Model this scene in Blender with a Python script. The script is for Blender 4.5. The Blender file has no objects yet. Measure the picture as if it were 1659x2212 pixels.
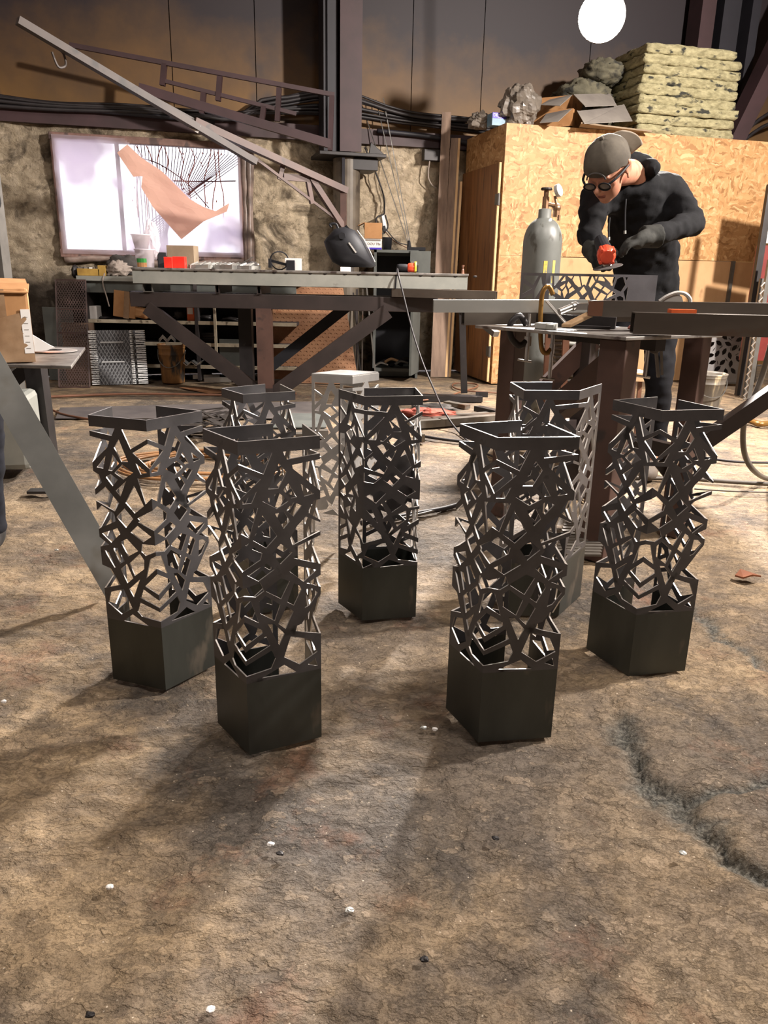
import bpy, bmesh, math, random
from mathutils import Vector as V, Matrix, noise
random.seed(7)
COL = bpy.context.scene.collection
PI = math.pi
# ---------------------------------------------------------------- camera model (1659 x 2212 frame)
IW, IH, FPX = 1659, 2212, 1661.0
TH, RO, CH = math.radians(17.4), math.radians(1.15), 1.0
cF = V((0, math.cos(TH), -math.sin(TH))); u0 = V((0, math.sin(TH), math.cos(TH))); r0 = V((1, 0, 0))
cR = math.cos(RO)*r0 + math.sin(RO)*u0
cU = -math.sin(RO)*r0 + math.cos(RO)*u0
CP = V((0, 0, CH))
def ray(x, y): return cF + cR*((x-IW/2)/FPX) - cU*((y-IH/2)/FPX)
def P(x, y, Y): d = ray(x, y); return CP + d*(Y/d.y)          # photo point -> place at distance Y
def G(x, y, z=0.0): d = ray(x, y); return CP + d*((z-CH)/d.z)  # photo point -> place at height z
def onplane(x, y, p0, n): d = ray(x, y); return CP + d*((p0-CP).dot(n)/d.dot(n))
WA = math.radians(15.5); WE = V((math.cos(WA), math.sin(WA), 0)); WN = V((math.sin(WA), -math.cos(WA), 0)); WO = V((.7, 8.35, 0))
def wc(s, z, off=0.0): return WO + WE*s + WN*off + V((0, 0, z))
def Wp(x, y, off=0.0): return onplane(x, y, WO + WN*off, WN)
KA = math.radians(15.2); KE = V((math.cos(KA), math.sin(KA), 0)); KN = V((math.sin(KA), -math.cos(KA), 0)); KO = V((.986, 7.32, 0))
def kc(s, z, off=0.0): return KO + KE*s + KN*off + V((0, 0, z))
def Kp(x, y, off=0.0): return onplane(x, y, KO + KN*off, KN)
def hx(h):
    h = h.lstrip('#'); o = []
    for i in (0, 2, 4):
        c = int(h[i:i+2], 16)/255
        o.append(c/12.92 if c <= .04045 else ((c+.055)/1.055)**2.4)
    return (*o, 1)
# ---------------------------------------------------------------- materials
def new_mat(name):
    m = bpy.data.materials.new(name); m.use_nodes = True
    nt = m.node_tree; b = nt.nodes['Principled BSDF']
    return m, nt, b
def N(nt, t, **kw):
    n = nt.nodes.new(t)
    for k, v in kw.items():
        if k in n.inputs: n.inputs[k].default_value = v
        else: setattr(n, k, v)
    return n
def ramp(nt, fac, stops):
    r = nt.nodes.new('ShaderNodeValToRGB'); e = r.color_ramp.elements
    while len(e) < len(stops): e.new(.5)
    for i, (p, c) in enumerate(stops): e[i].position = p; e[i].color = c if len(c) == 4 else (*c, 1)
    nt.links.new(fac, r.inputs['Fac']); return r.outputs['Color']
def mat(name, c1, c2=None, scale=8, rough=.6, metal=0.0, bump=0.0, stretch=(1, 1, 1), detail=6, lo=.35, hi=.65, spots=None, spot_scale=30, spot_at=.68, bscale=None, rough2=None, spec=.5, world=False):
    m, nt, b = new_mat(name)
    c1 = hx(c1) if isinstance(c1, str) else c1; c2 = hx(c2) if isinstance(c2, str) else (c2 or c1)
    tc = N(nt, 'ShaderNodeTexCoord'); mp = N(nt, 'ShaderNodeMapping'); mp.inputs['Scale'].default_value = stretch
    nt.links.new(N(nt, 'ShaderNodeNewGeometry').outputs['Position'] if world else tc.outputs['Object'], mp.inputs['Vector'])
    n = N(nt, 'ShaderNodeTexNoise', Scale=scale, Detail=detail, Roughness=.6); nt.links.new(mp.outputs[0], n.inputs['Vector'])
    col = ramp(nt, n.outputs['Fac'], [(lo, c1), (hi, c2)])
    if spots:
        n2 = N(nt, 'ShaderNodeTexNoise', Scale=spot_scale, Detail=4); nt.links.new(mp.outputs[0], n2.inputs['Vector'])
        f = ramp(nt, n2.outputs['Fac'], [(spot_at-.04, (0, 0, 0)), (spot_at+.04, (1, 1, 1))])
        mx = N(nt, 'ShaderNodeMix', data_type='RGBA'); nt.links.new(f, mx.inputs['Factor']); nt.links.new(col, mx.inputs[6]); mx.inputs[7].default_value = hx(spots)
        col = mx.outputs[2]
    nt.links.new(col, b.inputs['Base Color'])
    b.inputs['Roughness'].default_value = rough; b.inputs['Metallic'].default_value = metal; b.inputs['Specular IOR Level'].default_value = spec
    if rough2 is not None:
        rr = ramp(nt, n.outputs['Fac'], [(lo, (rough,)*3), (hi, (rough2,)*3)]); nt.links.new(rr, b.inputs['Roughness'])
    if bump:
        bs = n.outputs['Fac']
        if bscale:
            nb = N(nt, 'ShaderNodeTexNoise', Scale=bscale, Detail=5); nt.links.new(mp.outputs[0], nb.inputs['Vector']); bs = nb.outputs['Fac']
        bp = N(nt, 'ShaderNodeBump', Strength=bump, Distance=.01); nt.links.new(bs, bp.inputs['Height']); nt.links.new(bp.outputs[0], b.inputs['Normal'])
    return m
def emat(name, col, s):
    m, nt, b = new_mat(name); b.inputs['Base Color'].default_value = col; b.inputs['Emission Color'].default_value = col; b.inputs['Emission Strength'].default_value = s; return m
M = {}
M['mill'] = mat('mill_scale_steel', '#3b3d3a', '#50524d', scale=5, rough=.30, rough2=.46, metal=.6, bump=.05, stretch=(1, 1, .35), spots='#6b655c', spot_scale=14, spot_at=.70)
M['lattice'] = mat('laser_cut_steel', '#4b4a4c', '#646264', scale=6, rough=.36, rough2=.5, metal=.55, bump=.05, spots='#2b2a2a', spot_scale=12, spot_at=.66)
M['lens'] = mat('smoky_lens', '#5a534d', '#6c655e', scale=5, rough=.15)
M['worklattice'] = mat('pale_cut_steel', '#605f63', '#76757a', scale=6, rough=.4, metal=.4)
M['boom'] = mat('dusty_brown_boom', '#2f2724', '#3f3530', scale=5, rough=.6, spots='#241f1d', spot_scale=6)
M['lip'] = mat('lips', '#7d463a', '#8a5044', scale=20, rough=.5)
M['meshgrey'] = mat('dull_mesh_wire', '#85878a', '#9b9d9f', scale=12, rough=.4, metal=.3)
M['fin'] = mat('bright_mesh_fold', '#d9dbdb', '#f0f1f0', scale=40, rough=.3)
M['darkdisc'] = mat('dark_grinding_disc', '#3a3634', '#4b4643', scale=16, rough=.8)
M['edge'] = mat('fresh_cut_edge', '#d9d5d0', '#eeeae4', scale=20, rough=.34, metal=.9)
M['bright'] = mat('ground_bright_steel', '#a2a2a1', '#c0bfbd', scale=7, rough=.36, rough2=.48, metal=.55)
M['primer'] = mat('red_brown_primer', '#3d2a24', '#4c352d', scale=6, rough=.55, bump=.1, spots='#2b211f', spot_scale=9, spot_at=.66)
M['darkprimer'] = mat('dark_brown_steel', '#211a19', '#2d2422', scale=5, rough=.5, bump=.08, spots='#2a2321', spot_scale=12)
M['blacksteel'] = mat('sooty_dark_steel', '#1f1c1c', '#2c2828', scale=5, rough=.5, metal=.3, bump=.08, spots='#55504e', spot_scale=7, spot_at=.7)
M['tubesteel'] = mat('oily_tube_steel', '#4d4640', '#635b53', scale=4, rough=.4, metal=.6, stretch=(.4, 1, 1), spots='#5c4334', spot_scale=6, spot_at=.62)
M['lighttube'] = mat('light_galvanised_tube', '#a9aaa6', '#b9b8b2', scale=5, rough=.42, metal=.45, stretch=(.3, 1, 1))
M['greyplate'] = mat('grey_painted_channel', '#8b8d87', '#9c9c95', scale=5, rough=.45, metal=.25, spots='#6d6a64', spot_scale=9, spot_at=.7)
M['topplate'] = mat('worn_table_plate', '#6f6a66', '#9a9691', scale=9, rough=.4, metal=.55, bump=.05, spots='#4a3f3b', spot_scale=11, spot_at=.64)
M['greyblue'] = mat('grey_cabinet_paint', '#4b4e4c', '#5c5f5b', scale=5, rough=.5)
M['black'] = mat('matt_black', '#131317', '#1b1b1f', scale=9, rough=.62, spec=.3)
M['blackcable'] = mat('black_cable', '#1a1719', '#272224', scale=9, rough=.55)
M['card'] = mat('brown_cardboard', '#9c6f45', '#b48658', scale=5, rough=.75, bump=.05, spots='#8a5a30', spot_scale=9, spot_at=.66)
M['cardgrey'] = mat('dusty_cardboard', '#77706a', '#8a837b', scale=4, rough=.8)
M['carddull'] = mat('dull_cardboard', '#7d6c58', '#94816a', scale=5, rough=.8)
M['tape'] = mat('clear_packing_tape', '#86694e', '#a08468', scale=7, rough=.25, spec=.7)
M['white'] = mat('white_card', '#d8d4d0', '#e6e2de', scale=5, rough=.6)
M['red'] = mat('red_plastic', '#d8261c', '#e8392a', scale=6, rough=.4)
M['orange'] = mat('orange_paint', '#d0562a', '#e06a35', scale=6, rough=.5)
M['grinder'] = mat('orange_red_gearhead', '#d2442c', '#e2583a', scale=12, rough=.35, metal=.2)
M['yellow'] = mat('yellow_plastic', '#d8b520', '#e8c83a', scale=6, rough=.45)
M['yellowpaint'] = mat('faded_yellow_stencil', '#c8a446', '#d6b95c', scale=30, rough=.7, spots='#8a8465', spot_scale=40, spot_at=.62)
M['yellowbox'] = mat('grimy_yellow_box', '#8a6a2e', '#a98740', scale=8, rough=.7)
M['blue'] = mat('blue_print', '#3a2aa0', '#4430b4', scale=5, rough=.5)
M['bluegrey'] = mat('blue_grey_print', '#5c7c94', '#7fa0b0', scale=6, rough=.5)
M['green'] = mat('green_print', '#2f7d3a', '#3c8f46', scale=6, rough=.5)
M['wood'] = mat('pale_wood', '#a98863', '#c3a27c', scale=6, rough=.7, stretch=(3, 3, .4))
M['oldwood'] = mat('weathered_board', '#6b584b', '#8b7463', scale=5, rough=.75, stretch=(4, 4, .3), bump=.1)
M['cutwood'] = mat('fresh_board_edge', '#c8a172', '#d8b586', scale=6, rough=.7)
M['ply'] = mat('varnished_plywood', '#704828', '#946338', scale=4, rough=.5, stretch=(3, 3, .35), bump=.06, spots='#54331c', spot_scale=6, spot_at=.63)
M['ply2'] = mat('pale_plywood', '#b58d62', '#c79f74', scale=4, rough=.65, stretch=(1, 1, .6), spots='#8f6c49', spot_scale=5, spot_at=.68)
M['cyl'] = mat('grey_cylinder_paint', '#595b58', '#6a6c68', scale=6, rough=.42, bump=.06, stretch=(1, 1, .5), spots='#46453f', spot_scale=16, spot_at=.66)
M['brass'] = mat('dull_brass', '#7d6048', '#937258', scale=20, rough=.4, metal=.7)
M['goldclamp'] = mat('yellow_zinc_clamp', '#7d5a2a', '#9a7640', scale=14, rough=.35, metal=.6)
M['chrome'] = mat('bare_steel', '#b9b7b3', '#cfcdc9', scale=9, rough=.28, metal=.9)
M['rustbucket'] = mat('rusty_brown_bucket', '#6d4a26', '#94693a', scale=5, rough=.6, stretch=(2, 2, .6), spots='#2e2a26', spot_scale=6, spot_at=.58)
M['greybucket'] = mat('paint_spattered_bucket', '#4d4842', '#6b645a', scale=4, rough=.5, stretch=(3, 3, .5), spots='#a89b80', spot_scale=6, spot_at=.6)
M['galv'] = mat('galvanised_mesh', '#b9bbbc', '#d8dada', scale=12, rough=.3, metal=.35)
M['meshdark'] = mat('rusty_dark_mesh', '#3b2a27', '#4e3934', scale=6, rough=.6)
M['foamtan'] = mat('mineral_wool', '#7d7657', '#aaa27e', scale=16, rough=.95, bump=1, bscale=34, detail=9, spots='#33332d', spot_scale=9, spot_at=.62, stretch=(1, 1, 2.2), world=True)
M['bag'] = mat('crumpled_grey_plastic', '#5c554d', '#7d746a', scale=6, rough=.35)
M['shelf'] = mat('dark_shelf_board', '#2b2627', '#3a3434', scale=5, rough=.7)
M['shelfedge'] = mat('cream_shelf_edge', '#b0a28a', '#d2c7b0', scale=9, rough=.7, spots='#6a5c4c', spot_scale=14, spot_at=.6)
M['rag'] = mat('oily_grey_rag', '#7f746c', '#a0948a', scale=8, rough=.9, bump=.2)
M['darkrag'] = mat('dark_cloth', '#33302e', '#4a4542', scale=8, rough=.9, bump=.2)
M['redrag'] = mat('faded_red_rag', '#7d392d', '#96493a', scale=8, rough=.85, bump=.2)
M['cotton'] = mat('black_hoodie_cotton', '#0c0c0e', '#131316', scale=30, rough=.9, bump=.12, spots='#1c1b1d', spot_scale=5, spot_at=.66, spec=.2)
M['trouser'] = mat('black_work_trousers', '#0d0d10', '#15151a', scale=18, rough=.85, bump=.15, spec=.2, spots='#26262a', spot_scale=4, spot_at=.72)
M['denim'] = mat('dark_navy_work_trousers', '#101117', '#181a22', scale=16, rough=.85, bump=.15, spec=.2)
M['glove'] = mat('charcoal_work_glove', '#232321', '#32322f', scale=30, rough=.85, bump=.2, spec=.2)
M['darkboot'] = mat('dark_boot', '#1c1a1a', '#2a2725', scale=9, rough=.75)
M['boot'] = mat('dusty_brown_boot', '#4b423b', '#645a50', scale=9, rough=.75)
M['skin'] = mat('skin', '#a8735b', '#bd866c', scale=9, rough=.5, spots='#9c5f4a', spot_scale=6, spot_at=.6)
M['hair'] = mat('dark_cropped_hair', '#2a2420', '#3a322c', scale=40, rough=.8)
M['cap'] = mat('faded_grey_cap', '#3f3a34', '#5a544b', scale=7, rough=.9, bump=.15, spots='#3c3833', spot_scale=5, spot_at=.6, spec=.2)
M['brim'] = mat('faded_tan_brim', '#7a6f60', '#918678', scale=7, rough=.9, bump=.1, spec=.2)
M['hose'] = mat('orange_air_hose', '#7d5630', '#946a40', scale=8, rough=.5)
M['hosegrey'] = mat('grey_rubber_hose', '#4b453f', '#5d564e', scale=8, rough=.5)
M['copper'] = mat('copper_brown_cable', '#5b3a29', '#6e4935', scale=8, rough=.5)
M['scrap'] = mat('dark_steel_scrap', '#35312f', '#514b47', scale=7, rough=.45, metal=.5)
M['flatbar'] = mat('grey_flat_bar', '#5f5a53', '#77716a', scale=5, rough=.45, metal=.5, spots='#5b4231', spot_scale=6, spot_at=.62)
M['maskedge'] = mat('mask_grey_trim', '#a8a5a0', '#bdb9b4', scale=5, rough=.3)
M['discgrey'] = mat('cutting_disc_grey', '#6f6a68', '#8a8481', scale=16, rough=.7, spots='#b58f82', spot_scale=5, spot_at=.62)
M['pink'] = mat('pink_sanding_pad', '#a4625c', '#b9756d', scale=12, rough=.8)
M['leafpanel'] = mat('grey_leaf_panel', '#82807f', '#94918f', scale=4, rough=.4, metal=.4)
M['redpaint'] = mat('dark_red_paint', '#6b2320', '#7d2c27', scale=5, rough=.45)
M['maroon'] = mat('maroon_girder_paint', '#2e1c1e', '#3d272a', scale=3, rough=.6, bump=.1)
M['navy'] = mat('dark_navy_girder_paint', '#15141b', '#1f1d25', scale=3, rough=.6)
M['alum'] = mat('aluminium_post', '#62605c', '#7a7772', scale=6, rough=.4, metal=.6)
M['plankplate'] = mat('brushed_steel_plank', '#6c6d6a', '#858581', scale=6, rough=.42, rough2=.5, metal=.6, stretch=(.4, .4, .4), spots='#6d675c', spot_scale=8, spot_at=.66)
M['leaf'] = mat('dry_brown_leaf', '#6b3a1e', '#8a5130', scale=12, rough=.7)
def osb():
    m, nt, b = new_mat('osb_chipboard'); tc = N(nt, 'ShaderNodeTexCoord'); L = nt.links.new
    nz = N(nt, 'ShaderNodeTexNoise', Scale=9, Detail=3); L(tc.outputs['Object'], nz.inputs['Vector'])
    mx = N(nt, 'ShaderNodeMix', data_type='RGBA', Factor=.12); L(tc.outputs['Object'], mx.inputs[6]); L(nz.outputs['Color'], mx.inputs[7])
    cols = []
    for sc, st in ((26, (.5, .5, 2.2)), (30, (2.0, 2.0, .6))):
        mp = N(nt, 'ShaderNodeMapping'); mp.inputs['Scale'].default_value = st; L(mx.outputs[2], mp.inputs['Vector'])
        v = N(nt, 'ShaderNodeTexVoronoi', Scale=sc); L(mp.outputs[0], v.inputs['Vector'])
        sp = N(nt, 'ShaderNodeSeparateColor'); L(v.outputs['Color'], sp.inputs[0])
        cols.append(ramp(nt, sp.outputs[0], [(0, hx('#8d6338')), (.3, hx('#b08353')), (.75, hx('#bd9160')), (1, hx('#cfa97b'))]))
    f = N(nt, 'ShaderNodeTexNoise', Scale=7, Detail=3); L(tc.outputs['Object'], f.inputs['Vector'])
    ff = ramp(nt, f.outputs['Fac'], [(.42, (0, 0, 0)), (.58, (1, 1, 1))])
    m2 = N(nt, 'ShaderNodeMix', data_type='RGBA'); L(ff, m2.inputs['Factor']); L(cols[0], m2.inputs[6]); L(cols[1], m2.inputs[7])
    d = N(nt, 'ShaderNodeTexNoise', Scale=1.3, Detail=5); L(tc.outputs['Object'], d.inputs['Vector'])
    df = ramp(nt, d.outputs['Fac'], [(.60, (0, 0, 0)), (.78, (.55, .55, .55))])
    m3 = N(nt, 'ShaderNodeMix', data_type='RGBA'); L(df, m3.inputs['Factor']); L(m2.outputs[2], m3.inputs[6]); m3.inputs[7].default_value = hx('#8a6040')
    L(m3.outputs[2], b.inputs['Base Color']); b.inputs['Roughness'].default_value = .6
    return m
M['osb'] = osb()
# ---------------------------------------------------------------- mesh builder
WL = {}
class B:
    def __init__(s): s.v = []; s.f = []; s.mi = []; s.cur = 0
    def add(s, vs, fs, mi=None):
        o = len(s.v); s.v += [V(p) for p in vs]; s.f += [[i+o for i in f] for f in fs]; s.mi += [s.cur if mi is None else mi]*len(fs); return s
    def box(s, c, size, R=None, mi=None):
        c = V(c); hxs = V(size)/2
        if R is None: R = Matrix.Identity(3)
        elif isinstance(R, (int, float)): R = Matrix.Rotation(R, 3, 'Z')
        vs = [c + R @ V((sx*hxs.x, sy*hxs.y, sz*hxs.z)) for sz in (-1, 1) for sy in (-1, 1) for sx in (-1, 1)]
        return s.add(vs, [(0, 2, 3, 1), (4, 5, 7, 6), (0, 1, 5, 4), (2, 6, 7, 3), (0, 4, 6, 2), (1, 3, 7, 5)], mi)
    def bar(s, p, q, w, h, up=(0, 0, 1), mi=None):
        p, q = V(p), V(q); d = (q-p); L = d.length; d = d.normalized(); up = V(up)
        if abs(d.dot(up)) > .98: up = V((0, 1, 0))
        x = d.cross(up).normalized(); z = x.cross(d).normalized()
        return s.box((p+q)/2, (w, L, h), Matrix((x, d, z)).transposed(), mi)
    def tubebar(s, p, q, w, h, t=.004, up=(0, 0, 1), mi=None):
        p, q = V(p), V(q); d = (q-p).normalized(); up = V(up)
        if abs(d.dot(up)) > .98: up = V((0, 1, 0))
        x = d.cross(up).normalized(); z = x.cross(d).normalized()
        s.bar(p+z*(h-t)/2, q+z*(h-t)/2, w, t, up, mi); s.bar(p-z*(h-t)/2, q-z*(h-t)/2, w, t, up, mi)
        s.bar(p+x*(w-t)/2, q+x*(w-t)/2, t, h-2*t, up, mi); return s.bar(p-x*(w-t)/2, q-x*(w-t)/2, t, h-2*t, up, mi)
    def ring(s, p, q): pass
    def cyl(s, p, q, r, r2=None, n=16, cap=True, mi=None):
        p, q = V(p), V(q); r2 = r if r2 is None else r2; d = (q-p).normalized()
        a = d.orthogonal().normalized(); b = d.cross(a); vs = []
        for c, rr in ((p, r), (q, r2)):
            for i in range(n): t = 2*PI*i/n; vs.append(c + (a*math.cos(t)+b*math.sin(t))*rr)
        fs = [(i, (i+1) % n, n+(i+1) % n, n+i) for i in range(n)]
        if cap: fs += [list(range(n))[::-1], list(range(n, 2*n))]
        return s.add(vs, fs, mi)
    def lathe(s, prof, o, n=32, axis=(0, 0, 1), mi=None):
        o = V(o); d = V(axis).normalized(); a = d.orthogonal().normalized(); b = d.cross(a); vs = []; k = len(prof)
        for r, z in prof:
            for i in range(n): t = 2*PI*i/n; vs.append(o + d*z + (a*math.cos(t)+b*math.sin(t))*max(r, 1e-4))
        fs = [(j*n+i, j*n+(i+1) % n, (j+1)*n+(i+1) % n, (j+1)*n+i) for j in range(k-1) for i in range(n)]
        return s.add(vs, fs, mi)
    def tube(s, pts, r, n=8, smooth=4, mi=None):
        pts = [V(p) for p in pts]
        if smooth and len(pts) > 2:
            q = []; e = [pts[0]*2-pts[1]] + pts + [pts[-1]*2-pts[-2]]
            for i in range(1, len(e)-2):
                for k in range(smooth):
                    t = k/smooth; a, b, c, d = e[i-1], e[i], e[i+1], e[i+2]
                    q.append(.5*((2*b)+(c-a)*t+(2*a-5*b+4*c-d)*t*t+(3*b-a-3*c+d)*t**3))
            pts = q + [pts[-1]]
        vs = []; up = None
        for i, p in enumerate(pts):
            d = (pts[min(i+1, len(pts)-1)] - pts[max(i-1, 0)])
            d = d.normalized() if d.length > 1e-9 else V((0, 0, 1))
            up = d.orthogonal() if up is None else up - d*up.dot(d)
            if up.length < 1e-6: up = d.orthogonal()
            up.normalize(); b = d.cross(up); rr = r(i/(len(pts)-1)) if callable(r) else r
            for k in range(n): t = 2*PI*k/n; vs.append(p+(up*math.cos(t)+b*math.sin(t))*rr)
        m = len(pts); fs = [(j*n+i, j*n+(i+1) % n, (j+1)*n+(i+1) % n, (j+1)*n+i) for j in range(m-1) for i in range(n)]
        fs += [list(range(n))[::-1], list(range((m-1)*n, m*n))]
        return s.add(vs, fs, mi)
    def prism(s, pts, ext, mi=None):
        pts = [V(p) for p in pts]; n = len(pts); e = V(ext)
        return s.add(pts + [p+e for p in pts], [list(range(n))[::-1], list(range(n, 2*n))] + [(i, (i+1) % n, n+(i+1) % n, n+i) for i in range(n)], mi)
    def grid(s, f, nu, nv, keep=None, mi=None):
        vs = [f(i/nu, j/nv) for j in range(nv+1) for i in range(nu+1)]
        fs = [(j*(nu+1)+i, j*(nu+1)+i+1, (j+1)*(nu+1)+i+1, (j+1)*(nu+1)+i) for j in range(nv) for i in range(nu) if keep is None or keep((i+.5)/nu, (j+.5)/nv)]
        return s.add(vs, fs, mi)
    def ball(s, c, r, n=16, m=10, R=None, fn=None, mi=None):
        c = V(c); r = V((r, r, r)) if isinstance(r, (int, float)) else V(r); vs = []
        for j in range(m+1):
            a = PI*j/m
            for i in range(n):
                t = 2*PI*i/n; d = V((math.sin(a)*math.cos(t), math.sin(a)*math.sin(t), math.cos(a)))
                k = fn(d) if fn else 1.0; p = V((d.x*r.x, d.y*r.y, d.z*r.z))*k
                vs.append(c + (R @ p if R else p))
        fs = [(j*n+i, (j+1)*n+i, (j+1)*n+(i+1) % n, j*n+(i+1) % n) for j in range(m) for i in range(n)]
        return s.add(vs, fs, mi)
    def mesh(s, data, mi=None): return s.add(data[0], data[1], mi)
    def jig(s, amt, sc=20, start=0):
        for i in range(start, len(s.v)):
            p = s.v[i]; s.v[i] = p + noise.noise_vector(p*sc)*amt
        return s
    def build(s, name, m, parent=None, smooth=False, bevel=0, merge=True, sub=0):
        vs = s.v
        if parent is None:
            lo = V((min(p.x for p in vs), min(p.y for p in vs), min(p.z for p in vs))); hi = V((max(p.x for p in vs), max(p.y for p in vs), max(p.z for p in vs)))
            org = V(((lo.x+hi.x)/2, (lo.y+hi.y)/2, lo.z))
        else: org = WL[parent.name]
        me = bpy.data.meshes.new(name); me.from_pydata([p-org for p in vs], [], s.f)
        for x in (m if isinstance(m, (list, tuple)) else [m]): me.materials.append(x if not isinstance(x, str) else M[x])
        me.polygons.foreach_set('material_index', s.mi)
        bm = bmesh.new(); bm.from_mesh(me)
        if merge: bmesh.ops.remove_doubles(bm, verts=bm.verts, dist=1e-5)
        bmesh.ops.recalc_face_normals(bm, faces=bm.faces); bm.to_mesh(me); bm.free()
        if smooth: me.polygons.foreach_set('use_smooth', [True]*len(me.polygons))
        o = bpy.data.objects.new(name, me); COL.objects.link(o)
        if parent is None: o.location = org
        else: o.parent = parent
        WL[o.name] = org
        if bevel:
            b = o.modifiers.new('b', 'BEVEL'); b.width = bevel; b.segments = 2; b.limit_method = 'ANGLE'
        if sub:
            b = o.modifiers.new('s', 'SUBSURF'); b.levels = b.render_levels = sub
        return o
def thing(name, label, cat, loc, group=None):
    o = bpy.data.objects.new(name, None); COL.objects.link(o); o.location = loc; o.empty_display_size = .05
    WL[o.name] = V(loc); return tag(o, label, cat, group)
def tag(o, label, cat, group=None, kind=None):
    o['label'] = label; o['category'] = cat
    if group: o['group'] = group
    if kind: o['kind'] = kind
    return o
def struct(o, label=None):
    o['kind'] = 'structure'
    if label: o['label'] = label
    return o
def copy_tree(o, parent=None):
    c = o.copy(); COL.objects.link(c); WL[c.name] = WL[o.name]
    if parent: c.parent = parent
    for ch in list(o.children): copy_tree(ch, c)
    return c
def evald(o):
    bpy.context.view_layer.update(); dg = bpy.context.evaluated_depsgraph_get(); e = o.evaluated_get(dg); me = e.to_mesh()
    d = ([o.matrix_world @ v.co for v in me.vertices], [list(p.vertices) for p in me.polygons]); e.to_mesh_clear(); return d
def temp(vs, es, fs):
    me = bpy.data.meshes.new('tmp'); me.from_pydata(vs, es, fs); o = bpy.data.objects.new('tmp', me); COL.objects.link(o); return o
def drop(o): me = o.data; bpy.data.objects.remove(o); (bpy.data.meshes if isinstance(me, bpy.types.Mesh) else bpy.data.curves).remove(me)
def skin(nodes, edges, root, sub=2):
    ks = list(nodes); ix = {k: i for i, k in enumerate(ks)}
    o = temp([V(nodes[k][0]) for k in ks], [(ix[a], ix[b]) for a, b in edges], [])
    md = o.modifiers.new('k', 'SKIN'); md.use_smooth_shade = True
    sv = o.data.skin_vertices[0].data
    for k in ks:
        r = nodes[k][1]; sv[ix[k]].radius = (r, r) if isinstance(r, (int, float)) else r; sv[ix[k]].use_root = (k == root)
    s2 = o.modifiers.new('s', 'SUBSURF'); s2.levels = s2.render_levels = sub
    d = evald(o); drop(o); return d
def blobs(nodes, edges, step=.022):
    b = B()
    def rr(k): r = nodes[k][1]; return V((r, r, r)) if isinstance(r, (int, float)) else V((r[0], r[1], min(r)*.8))
    for a, c in edges:
        p, q = V(nodes[a][0]), V(nodes[c][0]); n = max(2, int((q-p).length/step))
        for i in range(n+1): t = i/n; b.ball(p.lerp(q, t), rr(a).lerp(rr(c), t), 18, 12)
    return (b.v, b.f)
def fuse(datas, voxel, smooth=6):
    b = B()
    for d in datas: b.mesh(d)
    o = temp(b.v, [], b.f)
    r = o.modifiers.new('r', 'REMESH'); r.mode = 'VOXEL'; r.voxel_size = voxel
    if smooth: s2 = o.modifiers.new('s', 'SMOOTH'); s2.iterations = smooth; s2.factor = .5
    d = evald(o); drop(o); return d
def wrinkle(d, amp, sc, seed=0, st=(1, 1, 1)):
    o = temp(d[0], [], d[1]); ns = [v.normal.copy() for v in o.data.vertices]; drop(o); out = []
    for p, n in zip(d[0], ns):
        q = V((p.x*st[0], p.y*st[1], p.z*st[2]))*sc + V((seed, seed*2, 0))
        out.append(p + n*(noise.noise(q)*.7+noise.noise(q*2.3)*.3)*amp)
    return (out, d[1])
def fillpoly(outer, holes, t):
    c = bpy.data.curves.new('c', 'CURVE'); c.dimensions = '2D'; c.fill_mode = 'BOTH'; c.extrude = t/2
    for pl in [outer] + holes:
        s = c.splines.new('POLY'); s.points.add(len(pl)-1); s.use_cyclic_u = True
        for i, (x, y) in enumerate(pl): s.points[i].co = (x, y, 0, 1)
    o = bpy.data.objects.new('c', c); COL.objects.link(o); d = evald(o); drop(o); return d
def text(body, size, o, U, Vv, ext, name, m, parent):
    c = bpy.data.curves.new('t', 'FONT'); c.body = body; c.size = size; c.extrude = ext; c.align_x = 'CENTER'; c.align_y = 'CENTER'
    ob = bpy.data.objects.new('t', c); COL.objects.link(ob); d = evald(ob); drop(ob)
    U = V(U).normalized(); Vv = V(Vv).normalized(); n = U.cross(Vv)
    return B().mesh(([V(o)+U*p.x+Vv*p.y+n*p.z for p in d[0]], d[1])).build(name, m, parent)
def clump(c, size, seed, amp=.25, sc=3.0, n=28, m=18, ridged=True, flat=True):
    c = V(c); b = B()
    def fn(d):
        q = d*sc + V((seed*3.1, seed*1.7, seed)); a = abs(noise.noise(q)) if ridged else noise.noise(q)
        return 1+amp*(a*2-.7)+amp*.4*noise.noise(q*2.7)
    b.ball(c, V(size)/2, n, m, fn=fn)
    if flat:
        z0 = c.z-size[2]*.42
        for p in b.v: p.z = max(p.z, z0)
    return b
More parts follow.
